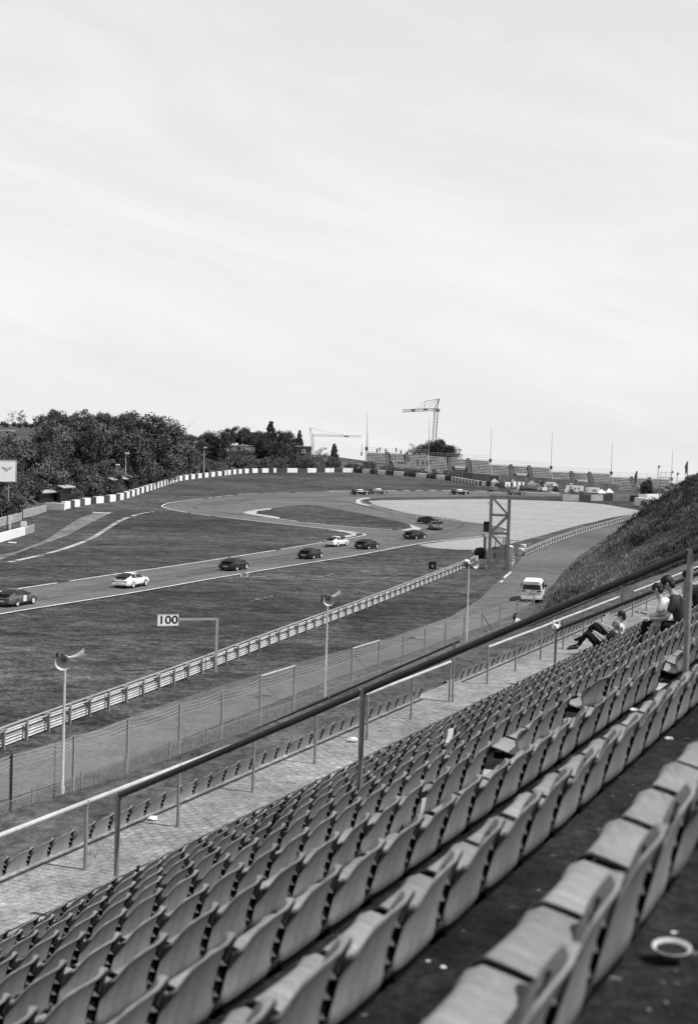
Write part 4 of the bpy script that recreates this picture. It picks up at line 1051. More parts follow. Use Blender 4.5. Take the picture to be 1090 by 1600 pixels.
# tree prototypes
def crown_mesh(name, m, H, Wd, nclump, per, leaf, seed, shape='round', base=.18):
    rnd = random.Random(seed); mb = MB(); cl = []
    for _ in range(nclump):
        while True:
            x, y, z = (rnd.uniform(-1, 1) for _ in range(3))
            if x*x+y*y+z*z <= 1 and x*x+y*y+z*z > .12: break
        if shape == 'cone':
            z01 = rnd.random()**1.25; rr = (1-z01)*.95+.05; a = rnd.uniform(0, 6.28); q = rnd.uniform(.45, 1)
            c = Vector((math.cos(a)*rr*q*Wd/2, math.sin(a)*rr*q*Wd/2, H*(base+z01*(1-base)*.98))); rc = (.22+.5*(1-z01))*Wd*.22
        else:
            k = 1+.28*noise.noise(Vector((x*1.3+seed, y*1.3, z*1.3)))
            c = Vector((x*Wd/2*k, y*Wd/2*k, H*(base+(1-base)*(.5+.5*z*k)))); rc = rnd.uniform(.09, .19)*Wd
        cl.append((c, rc))
    for c, rc in cl:
        for _ in range(per):
            d = Vector((rnd.gauss(0, 1), rnd.gauss(0, 1), rnd.gauss(0, .8))).normalized()*rc*rnd.random()**.4
            p = c+d
            if p.z < .05: p.z = .05+rnd.random()*.3
            a = Vector((rnd.gauss(0, 1), rnd.gauss(0, 1), rnd.gauss(0, 1))).normalized(); b_ = a.cross(Vector((rnd.gauss(0, 1), rnd.gauss(0, 1), rnd.gauss(0, 1)))).normalized()
            s_ = leaf*rnd.uniform(.6, 1.3)
            mb.add([p-a*s_-b_*s_*.2, p-b_*s_*.6, p+a*s_, p+b_*s_*.6], [(0, 1, 2, 3)])
    return mb.mesh(name, m)
def trunk_mesh(H, r, seed, limbs=6, spread=.28):
    rnd = random.Random(seed); mb = MB()
    mb.tube([(0, 0, -.4), (rnd.gauss(0, .1), rnd.gauss(0, .1), H*.3), (rnd.gauss(0, .2), rnd.gauss(0, .2), H*.62), (0, 0, H*.9)], [r, r*.8, r*.5, r*.12], 7)
    for i in range(limbs):
        z = H*(.2+.55*i/limbs); a = i*2.4+rnd.random(); L0 = H*spread*rnd.uniform(.7, 1.2)
        mb.tube([(0, 0, z), (math.cos(a)*L0*.5, math.sin(a)*L0*.5, z+L0*.45), (math.cos(a)*L0, math.sin(a)*L0, z+L0*1.0)], [r*.4, r*.25, r*.07], 5)
    return mb.mesh('trunk', BARK)
PROTO = {
 'round_a': (crown_mesh('crown', LEAF, 10, 8.5, 64, 110, .23, 1), trunk_mesh(10, .25, 1)),
 'round_b': (crown_mesh('crown', LEAF, 11, 8, 56, 115, .24, 2), trunk_mesh(11, .27, 2)),
 'round_c': (crown_mesh('crown', LEAF, 9, 8, 50, 105, .22, 3, base=.12), trunk_mesh(9, .22, 3)),
 'light': (crown_mesh('crown', LEAFL, 11, 6, 46, 26, .22, 4, base=.22), trunk_mesh(11, .16, 4, 10, .3)),
 'cone': (crown_mesh('crown', LEAF, 10, 5.2, 90, 42, .24, 5, 'cone', .08), trunk_mesh(10, .2, 5, 3, .1)),
 'bush_a': (crown_mesh('crown', LEAF, 3.8, 5.4, 36, 80, .17, 6, base=.0), trunk_mesh(3, .1, 6)),
 'bush_b': (crown_mesh('crown', LEAFL, 3.4, 5.0, 36, 70, .15, 7, base=.0), trunk_mesh(3, .1, 7)),
 'bush_c': (crown_mesh('crown', LEAF, 5.0, 5.2, 42, 80, .18, 8, base=.02), trunk_mesh(4, .12, 8)),
 'bare': (crown_mesh('crown', LEAFL, 9, 4.5, 16, 14, .16, 9, base=.3), trunk_mesh(9.5, .12, 9, 14, .34)),
}
NM = {'round': 'tree', 'light': 'light_tree', 'cone': 'conifer', 'bush': 'bush', 'bare': 'thin_tree'}
def plant(kind, x, y, z, H, label, group, wk=1.0):
    cm, tm = PROTO[kind]; h0 = {'round_a': 10, 'round_b': 11, 'round_c': 9, 'light': 11, 'cone': 10, 'bush_a': 3.8, 'bush_b': 3.4, 'bush_c': 5.0, 'bare': 9.5}[kind]
    e = bpy.data.objects.new(NM[kind.split('_')[0]], None); col.objects.link(e); e.location = (x, y, z); k = H/h0
    e.scale = (k*wk, k*wk, k); e.rotation_euler = (0, 0, random.uniform(0, 6.28))
    t = bpy.data.objects.new('trunk', tm); col.objects.link(t); t.parent = e; c = bpy.data.objects.new('crown', cm); col.objects.link(c); c.parent = e
    tag(e, label, 'tree' if not kind.startswith('bush') else 'bush', group); return e
def plant_px(kind, u, vtop, Y, label, group, wk=1.0):
    Y = max(Y, lerp_tab(WALLY, u)+16) if u < 470 else Y
    x = (u-CU)/FPX*Y; zb = hillz(x, Y) if u < 650 else gz(x, Y); zt = at(u, vtop, Y).z
    return plant(kind, x, Y, zb-.2, max(1.5, zt-zb), label, group, wk)
G1 = 'broad leaved trees on top of the wooded slope'; L1 = 'dark leafy tree of the skyline on the left wooded slope'
sky_ = [(8, 650, 352, 'bare'), (30, 640, 352, 'light'), (52, 645, 350, 'bare'), (20, 661, 356, 'round_c'), (16, 636, 354, 'bare'), (72, 636, 352, 'bare'), (68, 646, 305, 'round_a'), (85, 641, 300, 'round_b'), (100, 652, 305, 'round_c'), (118, 650, 312, 'round_a'), (135, 648, 318, 'round_b'), (158, 643, 322, 'round_a'), (180, 641, 326, 'round_c'), (203, 642, 330, 'round_b'), (222, 645, 333, 'round_a'), (240, 652, 336, 'round_c'), (262, 651, 342, 'light'), (272, 656, 350, 'light'), (45, 662, 350, 'round_c'), (-8, 660, 350, 'round_b'), (8, 662, 345, 'round_c'), (28, 660, 347, 'round_a'), (38, 657, 350, 'round_b'), (55, 655, 348, 'round_c'), (75, 668, 285, 'round_b'), (140, 664, 290, 'round_c'), (200, 668, 300, 'round_a'), (232, 674, 300, 'round_c'), (2, 664, 358, 'round_a')]
for (u, v, Y, k) in sky_:
    plant_px(k, u, v, Y, {'bare': 'thin half bare tree on the far left skyline', 'light': 'pale feathery birch like tree on the left skyline'}.get(k, L1), {'bare': 'thin trees on the far left skyline', 'light': 'pale feathery trees on the left skyline'}.get(k, G1), random.uniform(.9, 1.2))
G2 = 'trees around the pavilion left of centre'; L2 = 'dark leafy tree beside the pavilion left of centre'
for (u, v, Y, k, w_) in [(296, 679, 420, 'round_c', 1.1), (310, 684, 405, 'round_a', 1), (322, 674, 410, 'round_b', 1), (336, 672, 408, 'round_a', .9), (352, 668, 470, 'round_b', 1), (372, 665, 475, 'round_a', 1.1), (392, 670, 470, 'round_c', 1), (404, 672, 465, 'round_a', 1), (420, 657, 452, 'cone', 1.3), (410, 676, 448, 'round_b', .9), (434, 672, 455, 'round_a', 1), (447, 673, 460, 'round_b', 1), (425, 684, 445, 'round_c', 1), (281, 690, 350, 'round_c', 1), (270, 686, 340, 'round_a', .9), (443, 690, 446, 'round_c', .9)]:
    plant_px(k, u, v, Y, 'pointed conifer standing tallest behind the pavilion' if k == 'cone' else L2, None if k == 'cone' else G2, w_)
plant_px('cone', 464, 671, 470, 'narrow conifer left of the small brick building', None, 1.0)
plant_px('cone', 519, 692, 455, 'small lone conifer on the field right of the brick building', None, 1.3)
plant_px('light', 499, 699, 440, 'small pale tree in front of the distant pale crane', None, 1.4)
plant_px('round_b', 1010, 0+748, 330, 'small dark tree above the bank at the right edge', None, 1) 
for (u, v, w_, k) in ((676, 687, 1.25, 'round_a'), (655, 694, 1.0, 'round_b'), (697, 692, 1.1, 'round_c'), (641, 694, .8, 'light'), (684, 686, 1.0, 'round_b')):
    zb = -7; zt = at(u, v, 525).z; plant(k, (u-CU)/FPX*525, 525, zb, zt-zb, 'pale leafy tree at the left of the round clump behind the far stand' if k == 'light' else 'dark round tree in the clump behind the far stand', None if k == 'light' else 'dark trees of the round clump behind the far stand', w_)
# bushes on the slope
random.seed(21)
cnt = 0
for i in range(170):
    u = random.uniform(-50, 300); d = 9+random.random()**1.3*66; Y = lerp_tab(WALLY, u)+d; x = (u-CU)/FPX*Y
    if u < 52 and d > 44: continue
    k = random.choice(['bush_a', 'bush_b', 'bush_c', 'bush_a', 'bush_c', 'bush_b']); light = k == 'bush_b'
    plant(k, x, Y, hillz(x, Y)-.2, random.uniform(2.8, 5.4) if d > 12 else random.uniform(2.0, 3.2), 'paler bush among the dark ones on the left wooded slope' if light else 'dense dark bush on the left wooded slope', 'paler bushes on the left slope' if light else 'dark bushes on the left slope', random.uniform(.9, 1.25))
for i in range(62):
    u = random.uniform(290, 480); d = 4+random.random()*34; Y = lerp_tab(WALLY, u)+d; x = (u-CU)/FPX*Y
    k = random.choice(['bush_a', 'bush_b', 'bush_c']); plant(k, x, Y, hillz(x, Y)-.2, random.uniform(2.2, 4.0), 'low bush in the hedge band below the pavilion', 'bushes in the hedge band below the pavilion', 1.1)
for i in range(48):
    u = random.uniform(480, 760); Y = lerp_tab([(480, 432), (560, 440), (650, 425), (700, 410), (760, 392)], u)+random.uniform(5, 38); x = (u-CU)/FPX*Y
    k = random.choice(['bush_a', 'bush_b', 'bush_b', 'bush_c']); plant(k, x, Y, (hillz(x, Y) if u < 640 else gz(x, Y))-.3, random.uniform(.9, 2.3) if u > 540 else random.uniform(.9, 1.7), 'low weedy bush behind the tyre barrier below the far stand', 'weedy bushes behind the tyre barrier', 1.6)
for i in range(34):
    s_ = random.uniform(120, 250); pf = lerp_tab(FOOT, s_); p = pf-random.uniform(7, 19); c = S(p, s_, bank_z(p, s_)-.2)
    plant(random.choice(['bush_a', 'bush_b', 'bush_c']), c.x, c.y, c.z, random.uniform(.7, 1.5), 'low dark weed clump on the grassy bank at right', 'weed clumps on the grassy bank', 1.3)
# low shelters with pale roofs at the foot of the slope
for i, (u0, v0, u1, v1) in enumerate([(-5, 792, 30, 781), (62, 772, 92, 763), (95, 763, 114, 757), (172, 751, 197, 744), (202, 746, 214, 741), (222, 742, 238, 736), (258, 733, 284, 726)]):
    Y0 = lerp_tab(WALLY, (u0+u1)/2)+5; a, b_ = at(u0, v0, Y0), at(u1, v1, Y0+lerp_tab(WALLY, u1)-lerp_tab(WALLY, u0)); d = b_-a; an = math.atan2(d.y, d.x); c = (a+b_)/2
    zb = hillz(c.x, c.y); rt = empty('trackside_shelter', (c.x, c.y, zb), 0, ['low dark shelter with a pale sheet roof at the left edge under the signboard', 'low shelter with a pale curled sheet roof above the first barrier blocks', 'short shelter with a pale roof right of the curled one', 'low shelter with a long thin pale roof in the hedge', 'narrow shelter beside the window box in the hedge', 'small dark box shelter with a window opening in the hedge', 'shelter with a pale roof at the right end of the hedge'][i], 'shelter')
    n_ = Vector((-math.sin(an), math.cos(an), 0)); mb = MB(); hh = c.z-zb
    mb.box((0, 0, hh-.02), (d.length, 1.3, .14), rz=an, rx=.32).build('roof', PALE, rt)
    MB().box(n_*.5+Vector((0, 0, hh/2-.2)), (d.length*.92, .8, max(.6, hh-.4)), rz=an).build('wall', BLACK, rt)
# buildings
def flat_house(u0, u1, vt, vb, Y, label, name, wallm, panels=(), roofm=PALE, depth=8, windows=()):
    a = at(u0, vt, Y); b_ = at(u1, vt, Y); zt = (a.z+b_.z)/2; zb = at((u0+u1)/2, vb, Y).z; c = Vector(((a.x+b_.x)/2, Y+depth/2, zb)); rt = empty(name, c, 0, label, 'building')
    w_ = b_.x-a.x; H = zt-zb
    MB().box((0, 0, H/2-1.5), (w_, depth, H+3)).build('wall', wallm, rt); MB().box((0, 0, H+.12), (w_+.8, depth+.8, .3)).build('roof', roofm, rt)
    for (x0, x1, z0, z1, m, nm) in panels:
        MB().box(((x0+x1-1)/2*w_, -depth/2-.1, (z0+z1)/2*H), ((x1-x0)*w_, .2, (z1-z0)*H)).build(nm, m, rt)
    return rt
CONC = mat('grey wall', .13, .9, .2, scales=((.4, .25, one), (2, .2, one)))
flat_house(352, 400, 697, 714, 450, 'flat roofed pavilion with white panels half hidden by trees, left of centre', 'pavilion', CONC, [(0, .12, .45, .95, WHITE, 'white_panel'), (.15, .38, .5, .95, PALE, 'panel'), (.40, .44, .4, .95, GLASS, 'door'), (.5, .97, .42, .92, WHITE, 'white_panel'), (-.18, .9, .08, .28, STEEL, 'deck'), (-.1, .9, -.1, .06, INK, 'dark_opening')])
flat_house(281, 303, 691, 703, 400, 'small pale walled hut in the trees at the top of the slope', 'hut', PALE, [(.1, .45, .2, .9, WHITE, 'white_panel'), (.6, .9, .1, .8, CONC, 'door')])
flat_house(217, 262, 687, 697, 395, 'long low pale wall building glimpsed through the trees on the skyline', 'low_building', CONC, [(.05, .4, .2, .8, PALE, 'panel'), (.5, .9, .2, .8, PALE, 'panel')])
flat_house(463, 486, 698, 716, 450, 'small brick building with one white window beside the conifer', 'brick_hut', CONC, [(.4, .62, .45, .78, WHITE, 'window'), (.45, .57, .5, .73, GLASS, 'pane')])
flat_house(3, 15, 673.5, 681, 303, 'tiny white sheds on the embankment at the left edge', 'white_shed', WHITE, [(.55, .85, .1, .9, GLASS, 'opening'), (.2, .35, .1, .6, STEEL, 'door')], depth=3)
a = at(-30, 691, 318); mb = MB(); mb.box((0, 0, 0), (9.8, .4, .5)).box((0, 0, -1.1), (10, 3, 1.6)); small(mb, 'road_barrier', PALE, at(6, 688.5, 292), 'pale barrier along the road on the embankment at the left edge', 'barrier')
# hut and fence items by the wall at upper left bend
small(MB().box((0, 0, 1.2), (.1, .1, 2.6)).box((0, 0, 2.2), (1.0, .08, .6)), 'sign_post', WHITE, gp(339, 741)+Vector((0, 2, 0)), 'small white sign behind the top of the left bend', 'sign')
def light_pole(u, vt, vb, Y, label, r=.09):
    a = at(u+(-vb+vt)*0+.0, vb, Y); t = at(u+(vb-vt)*.03, vt, Y); b0 = Vector((t.x, Y, a.z)); rt = empty('lamp_pole', b0, 0, label, 'lamp pole')
    MB().tube([(0, 0, 0), (0, 0, t.z-a.z)], [r*1.2, r*.8], 8).build('pole', PALE, rt); MB().box((.25, -.1, t.z-a.z), (.7, .35, .22)).build('lamp_head', WHITE, rt)
light_pole(196, 708, 741, 262, 'slim white lamp pole in the bushes, the left of two', .09)
light_pole(318, 699, 739, 345, 'slim white lamp pole at the top of the left bend', .12)
light_pole(182, 726, 738, 262, 'short thin white stake in the bushes', .05)
# sheds behind the top bend
a = gp(330, 742); rt = empty('site_fence', a+Vector((0, 6, 0)), 0, 'grey mesh hoarding with slanted end behind the top of the left bend', 'fence')
MB().box((-3, 0, 1.2), (9, .1, 2.4)).build('panel', CONC, rt); MB().add([(1.5, 0, 0), (3.5, 0, 0), (3.3, 0, 3.4), (1.5, .5, 2.4), (1.5, .3, 0), (3.5, .3, 0), (3.3, .3, 3.4), (1.5, .8, 2.4)], [(0, 1, 2, 3), (7, 6, 5, 4), (0, 3, 7, 4), (1, 5, 6, 2), (3, 2, 6, 7)]).build('slanted_panel', CONC, rt)
for x in (-7.4, -3, 1.4): MB().box((x, -.1, 1.5), (.14, .14, 3)).build('post', STEEL, rt)
# ------------------------------------------------------------------ cranes
def lattice(mb, a, b_, w_, n, t):
    a, b_ = Vector(a), Vector(b_); d = (b_-a).normalized(); x = d.cross(Vector((0, 1, .01))).normalized(); y = d.cross(x)
    cs = [(x*sx+y*sy)*w_/2 for sx, sy in ((-1, -1), (1, -1), (1, 1), (-1, 1))]
    for c in cs: mb.tube([a+c, b_+c], t, 4, False)
    for i in range(n):
        p, q = a.lerp(b_, i/n), a.lerp(b_, (i+1)/n)
        for k in range(4): mb.tube([p+cs[k], q+cs[(k+1) % 4]] if i % 2 == k % 2 else [p+cs[(k+1) % 4], q+cs[k]], t*.6, 3, False)
YC = 600
def crane(name, Y, base, top, jib, apex, tail_, label, m, t, w_):
    b0 = at(base[0], base[1], Y); b0.z = -12; rt = empty(name, b0, 0, label, 'crane'); o0 = rt.location.copy()
    P = lambda uv: at(uv[0], uv[1], Y)-o0
    tp = P(top); mb = MB(); lattice(mb, (0, 0, 0), tp, w_, 22, t); mb.build('mast', m, rt)
    mb = MB(); lattice(mb, P(jib[0]), P(jib[1]), w_*.7, 22, t*.8); mb.build('jib', m, rt)
    mb = MB(); mb.tube([tp, P(apex)], t*1.6, 5); mb.tube([tp+Vector((-1.5, 0, 0)), P(apex)], t*1.2, 5); mb.build('apex', m, rt)
    mb = MB()
    for q in tail_: mb.tube([P(apex), P(q)], t*.5, 4)
    mb.build('stay_cable', m, rt); return rt
cr = crane('tower_crane', 600, (676, 692), (681, 643), ((684, 639.5), (628, 642)), (686, 623), [(666, 639), (648, 641), (663, 628)], 'dark tower crane with its jib pointing left above the round trees', STEEL, .13, 1.5)
o0 = cr.location.copy(); P = lambda u, v: at(u, v, 600)-o0
MB().tube([P(663, 628), P(663, 640)], .1, 4).tube([P(686, 623), P(663, 627), P(645, 641)], .06, 3).build('stay_post', STEEL, cr)
MB().box(P(645, 641.3), (1.6, .9, .8)).box(P(683, 641), (2, 1.2, 1.2)).box(P(664, 639.8), (1.6, .8, .7)).build('trolley', STEEL, cr)
cr2 = crane('tower_crane', 700, (488.5, 712), (488, 681), ((487, 680), (564, 682)), (484.5, 668), [(520, 681), (545, 681.5)], 'pale tower crane with its long jib pointing right beyond the field', GALV, .10, 1.1)
o0 = cr2.location.copy(); MB().box(at(541, 682, 700)-o0, (2.5, .9, .8)).build('trolley', GALV, cr2)
# ------------------------------------------------------------------ far stand
YS = 500
tops = [(572, 705, 668, 709), (669, 712.5, 763, 718), (765.5, 724, 857, 729), (860, 735, 951, 738.5), (954, 743.5, 1044, 747), (1048, 753, 1140, 757)]
FSEAT = mat('far seats', .62, .6, .3, scales=((.3, .2, one),)); FDARK = mat('far terrace', .075, .9, .2, scales=((.3, .3, one),))
for i, (u0, v0, u1, v1) in enumerate(tops):
    a, b_ = at(u0, v0, YS), at(u1, v1, YS); d = b_-a; rt = empty('far_stand', Vector((a.x, YS-12, a.z-8.5)), 0, ['open seating block at the left end of the far stand, with people at its top', 'open seating block of the far stand right of the round trees', 'open seating block of the far stand above the tents', 'open seating block of the far stand behind the wire fence', 'open seating block of the far stand right of the wire fence lamp pole', 'open seating block of the far stand at the right edge, mostly behind the bank'][i], 'stand'); o0 = rt.location.copy()
    wid = d.x; NR = 17; L0 = Vector((0, YS, a.z)); sl = d.z/d.x
    tm, ts, tw = MB(), MB(), MB()
    vc0, vc1 = .40, .62         # stair channels either side of the middle opening
    for r in range(NR):
        y = YS-r*.85; zt = a.z-r*.52
        def pt(f, y, z): return Vector((a.x+wid*f, y, z+sl*wid*f))-o0
        A = [pt(0, y, zt-.45), pt(1, y, zt-.45), pt(1, y-.85, zt-.45), pt(0, y-.85, zt-.45), pt(0, y, zt-4), pt(1, y, zt-4), pt(1, y-.85, zt-4), pt(0, y-.85, zt-4)]
        tm.add(A, [(3, 2, 1, 0), (0, 1, 5, 4), (2, 3, 7, 6), (0, 4, 7, 3), (1, 2, 6, 5)])
        n = int(wid/.52)
        for j in range(n):
            f = (j+.5)/n
            if abs(f-.345) < .035 or abs(f-.655) < .035: continue
            if r > 5 and .345 < f < .655: continue
            c = pt(f, y-.45, zt-.12); ts.box(c+Vector((0, .15, 0)), (.34, .06, .26)); ts.box(c+Vector((0, -.1, -.14)), (.34, .36, .04))
    tm.build('terrace', FDARK, rt); so2 = ts.build('seats', FSEAT, rt); so2['kind'] = 'stuff'
    for f in (.345, .655):
        mb = MB(); mb.add([pt(f-.03, YS-.5, a.z+.1), pt(f+.03, YS-.5, a.z+.1), pt(f+.03, YS-NR*.85, a.z-NR*.52+.1), pt(f-.03, YS-NR*.85, a.z-NR*.52+.1)], [(3, 2, 1, 0)]); mb.build('stair', FDARK, rt)
    mb = MB(); mb.add([pt(.42, YS-5.4, a.z-2.9), pt(.60, YS-5.4, a.z-2.9), pt(.58, YS-6.6, a.z-5.2), pt(.44, YS-6.6, a.z-5.2)], [(3, 2, 1, 0)]); mb.build('entrance_panel', PALE, rt)
    mb = MB(); mb.tube([pt(0, YS+.4, a.z+1.3), pt(1, YS+.4, a.z+1.3)], .035, 4); mb.tube([pt(0, YS+.4, a.z+.6), pt(1, YS+.4, a.z+.6)], .025, 4)
    for j in range(20): mb.tube([pt(j/19, YS+.4, a.z-.3), pt(j/19, YS+.4, a.z+1.3)], .03, 4)
    mb.build('rear_railing', PALE, rt)
    mb = MB(); mb.box(pt(0, YS-NR*.43, a.z-3.6), (1.2, NR*.85, 8.4)); 
    M0 = []
    mb2 = MB(); mb2.add([pt(-.012, YS+.2, a.z+.4), pt(.008, YS+.2, a.z+.4), pt(.008, YS-NR*.85, a.z-NR*.52), pt(-.012, YS-NR*.85, a.z-NR*.52), pt(-.012, YS+.2, a.z-6), pt(.008, YS+.2, a.z-6), pt(.008, YS-NR*.85, a.z-12), pt(-.012, YS-NR*.85, a.z-12)], [(3, 2, 1, 0), (0, 1, 5, 4), (2, 3, 7, 6), (0, 4, 7, 3), (1, 2, 6, 5)]); mb2.build('side_wall', STEEL, rt)
    # mast
    mv = [645, 655, 668, 675, 690, 702][i]
    if i != 1:
        b0 = at(u0, v0-2, YS+.5); t = at(u0+.8, mv, YS+.5); m_ = empty('lightning_mast', b0, 0, ['thin tall mast at the left end of the far stand', '', 'thin tall mast at the third block of the far stand', 'thin tall mast at the fourth block of the far stand', 'thin tall mast at the fifth block of the far stand', 'thin mast at the right end of the far stand by the bank'][i], 'mast')
        MB().tube([(0, 0, 0), (0, 0, (t.z-b0.z)*.3), (0, 0, t.z-b0.z)], [.13, .09, .05], 6).build('rod', STEEL, m_); MB().box((0, 0, .5), (.9, .6, 1.2)).build('base_box', FDARK, m_)
for (u, vt, vb, lab) in ((670, 652, 712, 'thin mast in front of the round trees, right of two'), (574.5, 676, 705, 'short stub mast at the left end of the far stand'), (565.5, 694, 712, 'short lattice mast left of the far stand')):
    b0 = at(u-1, vb, YS+1); t = at(u+1, vt, YS+1); small(MB().tube([(0, 0, 0), (0, 0, t.z-b0.z)], [.16, .05], 6).box((0, 0, .6), (.5, .5, 1.2)), 'thin_mast', STEEL, b0, lab, 'mast')
# things before the far stand: retaining wall, tents, vans, fence
pts = [at(u, v, 395) for u, v in ((640, 757), (690, 762), (762, 770))]
def seg_wall(name, p0, p1, h, th, m, label, cat='wall', zb=None):
    a, b_ = Vector(p0), Vector(p1); d = b_-a; an = math.atan2(d.y, d.x); c = (a+b_)/2
    o = MB().box((0, 0, h/2-1), (Vector((d.x, d.y, 0)).length, th, h+2), rz=an, ry=-math.atan2(d.z, math.hypot(d.x, d.y))).build(name, m, loc=c); return tag(o, label, cat)
CONC2 = mat('stained retaining wall', .17, .9, .2, scales=((.15, .35, one), (.8, .35, (1, 1, .4)), (4, .2, one)))
seg_wall('retaining_wall', (28, 425, -9.0), (42, 400, -9.9), 2.6, .4, CONC2, 'stained concrete retaining wall behind the tyre barrier, left section')
seg_wall('retaining_wall', (42, 402, -9.9), (76, 402, -11.6), 2.9, .4, CONC2, 'long stained concrete retaining wall behind the tyre barrier below the stand')
random.seed(5)
tents = [(772, 747.5, 10, PALE), (788, 746, 9, DARKBL), (818, 747, 9, PALE), (830, 750, 10, STEEL), (853, 752, 9, STEEL), (866, 753, 8, PALE), (843, 749, 7, DARKBL), (801, 748, 7, STEEL), (939, 764, 11, WHITE), (951, 763, 10, WHITE), (880, 756, 8, DARKBL)]
pos = ['far left of the row', 'second from the left', 'fourth from the left, pale', 'with a grey peak above the white van', 'with a grey peak in the middle of the row', 'pale one right of the middle', 'dark small one in the middle', 'small grey one third from the left', 'white one behind the wire fence', 'white one at the right end behind the wire fence', 'dark one at the right of the row']
for (u, v, w_, m), pz in zip(tents, pos):
    g0 = gp(u, v+(9 if u > 890 else 11)); Y = g0.y; c = at(u, v, Y); zb = c.z-3.1; rt = empty('tent', (c.x, Y, zb), 0, 'tent roof below the far stand, '+pz, 'tent'); ww = w_*Y/FPX*1.25
    MB().add([(-ww/2, -1.6, 2.1), (ww/2, -1.6, 2.1), (ww/2, 1.6, 2.1), (-ww/2, 1.6, 2.1), (0, 0, 3.1)], [(0, 1, 4), (1, 2, 4), (2, 3, 4), (3, 0, 4), (3, 2, 1, 0)]).build('roof', m, rt)
    for x in (-1, 1):
        for y in (-1, 1): MB().box((x*ww*.47, y*1.5, .6), (.08, .08, 3.2)).build('pole', STEEL, rt)
for i, (u, v, w_, h_, m, lab) in enumerate([(783, 750, 14, 5, PALE, 'short pale trailer below the far stand, leftmost'), (838, 758, 30, 4.5, PALE, 'long pale trailer in the middle below the far stand'), (858, 756, 12, 5, WHITE, 'white van right of the middle below the far stand'), (824, 761, 24, 5, CONC2, 'grey container behind the tyre barrier'), (770, 763, 14, 5, CONC2, 'grey container at the left of the tents'), (866, 762, 22, 5, CONC2, 'grey container right of the tents'), (897, 763, 26, 8, WHITE, 'white trailer left of the tall wire fence'), (925, 766, 20, 8, WHITE, 'white trailer behind the tall wire fence'), (912, 772, 40, 5, DARKBL, 'dark container before the white trailer'), (846, 757, 5, 9, DARKBL, 'dark upright booth among the tents')]):
    g0 = gp(u, v+h_/2+2.5); Y = g0.y+i*.3; c = at(u, v, Y); rt = empty('trailer', (c.x, Y, c.z-h_*Y/FPX/2), 0, lab, 'trailer'); ww, hh = w_*Y/FPX, h_*Y/FPX
    MB().box((0, 0, hh/2), (ww, 2.4, hh)).build('body', m, rt); MB().box((ww*.1, -1.22, hh*.5), (ww*.3, .05, hh*.35)).build('side_panel', STEEL, rt)
    MB().box((0, 0, -1.5), (ww*.94, 2.1, 2.9)).build('underside', DARKBL, rt)
# awnings and clutter of heads / boxes as separate small crates
for i in range(16):
    u = 776+i*8.3; g0 = gp(u, 762+i*.55); Y = g0.y; c = at(u, 759+i*.55+random.uniform(-1, 1), Y)
    small(MB().box((0, 0, 0), (random.uniform(.5, 1.4), .8, random.uniform(.6, 1.1))).box((0, 0, .7), (.3, .3, .5)), 'equipment_box', random.choice([DARKBL, PALE, STEEL, WHITE]), c, 'small indistinct box among the tents below the far stand', 'box', 'small boxes among the tents')
# tall wire fence at right
def far_fence():
    p = [gp(u, 782)+Vector((0, 3, 0)) for u in (878, 905, 950, 1000, 1045)]; pts = resample(p, 2.6); rt = empty('debris_fence', pts[0], 0, 'tall wire fence on curved posts at the right, behind the black and white blocks', 'fence'); o0 = rt.location.copy()
    for q in pts:
        q = q-o0; MB().tube([q, q+Vector((0, 0, 3.0)), q+Vector((-.25, -.3, 3.5)), q+Vector((-.7, -.8, 3.7))], .06, 5).build('post', STEEL, rt)
    mb = MB()
    for a, b_ in zip(pts, pts[1:]):
        for z in [.3*i for i in range(1, 12)]: mb.tube([a-o0+Vector((0, 0, z)), b_-o0+Vector((0, 0, z))], .008, 3, False)
        for t in [i/9 for i in range(9)]: q = a.lerp(b_, t)-o0; mb.tube([q, q+Vector((0, 0, 3.4))], .006, 3, False)
    mb.build('wire_mesh', STEEL, rt)
far_fence()
light_pole(889, 756, 781, 322, 'lamp pole with a wide head at the left end of the tall wire fence', .14)
for (u, vt, vb, Y, lab, flagm) in ((994, 736, 779, 330, 'thick pale flagpole with a dark furled flag by the wire fence', DARKBL), (1073, 721, 760, 330, 'flagpole with a dark furled flag over the bank at the right edge', DARKBL)):
    a = at(u-1, vb, Y); t = at(u+1, vt, Y); rt = empty('flagpole', a, 0, lab, 'flagpole'); H = t.z-a.z
    MB().tube([(0, 0, -2), (0, 0, H)], [.2, .12], 8).build('pole', PALE, rt); mb = MB()
    mb.tube([(-.15, 0, H), (-.35, 0, H*.8), (-.25, .1, H*.6), (-.5, 0, H*.45)], [.08, .3, .22, .05], 7); mb.build('furled_flag', flagm, rt)
for (u, vt, vb, Y, lab) in ((1027, 726, 772, 335, 'bent lamp pole between the two flagpoles'), (1057, 738, 770, 335, 'thin pole with a cup shaped top above the bank'), (1048, 735, 775, 335, 'thin pole with a box top above the bank')):
    a = at(u-1, vb, Y); t = at(u+1, vt, Y); rt = empty('lamp_pole', a, 0, lab, 'lamp pole'); H = t.z-a.z
    MB().tube([(0, 0, -2), (0, 0, H*.85), (.2, 0, H)], [.12, .09, .07], 6).build('pole', PALE, rt); MB().box((.15, 0, H*.93), (.5, .3, .5)).build('lamp_head', STEEL, rt)
a = at(1038, 746, 330); rt = empty('scaffold_platform', a, 0, 'small railed platform on posts above the bank at right', 'platform')
MB().box((0, 0, 0), (2.4, 1.2, .15)).build('deck', PALE, rt)
for x in (-1.1, 0, 1.1): MB().box((x, -.5, .6), (.08, .08, 1.2)).build('rail_post', PALE, rt)
MB().box((0, -.5, 1.2), (2.4, .08, .08)).build('rail', PALE, rt)
for x in (-1, 1): MB().box((x, 0, -2.5), (.12, .12, 5)).build('leg', PALE, rt)
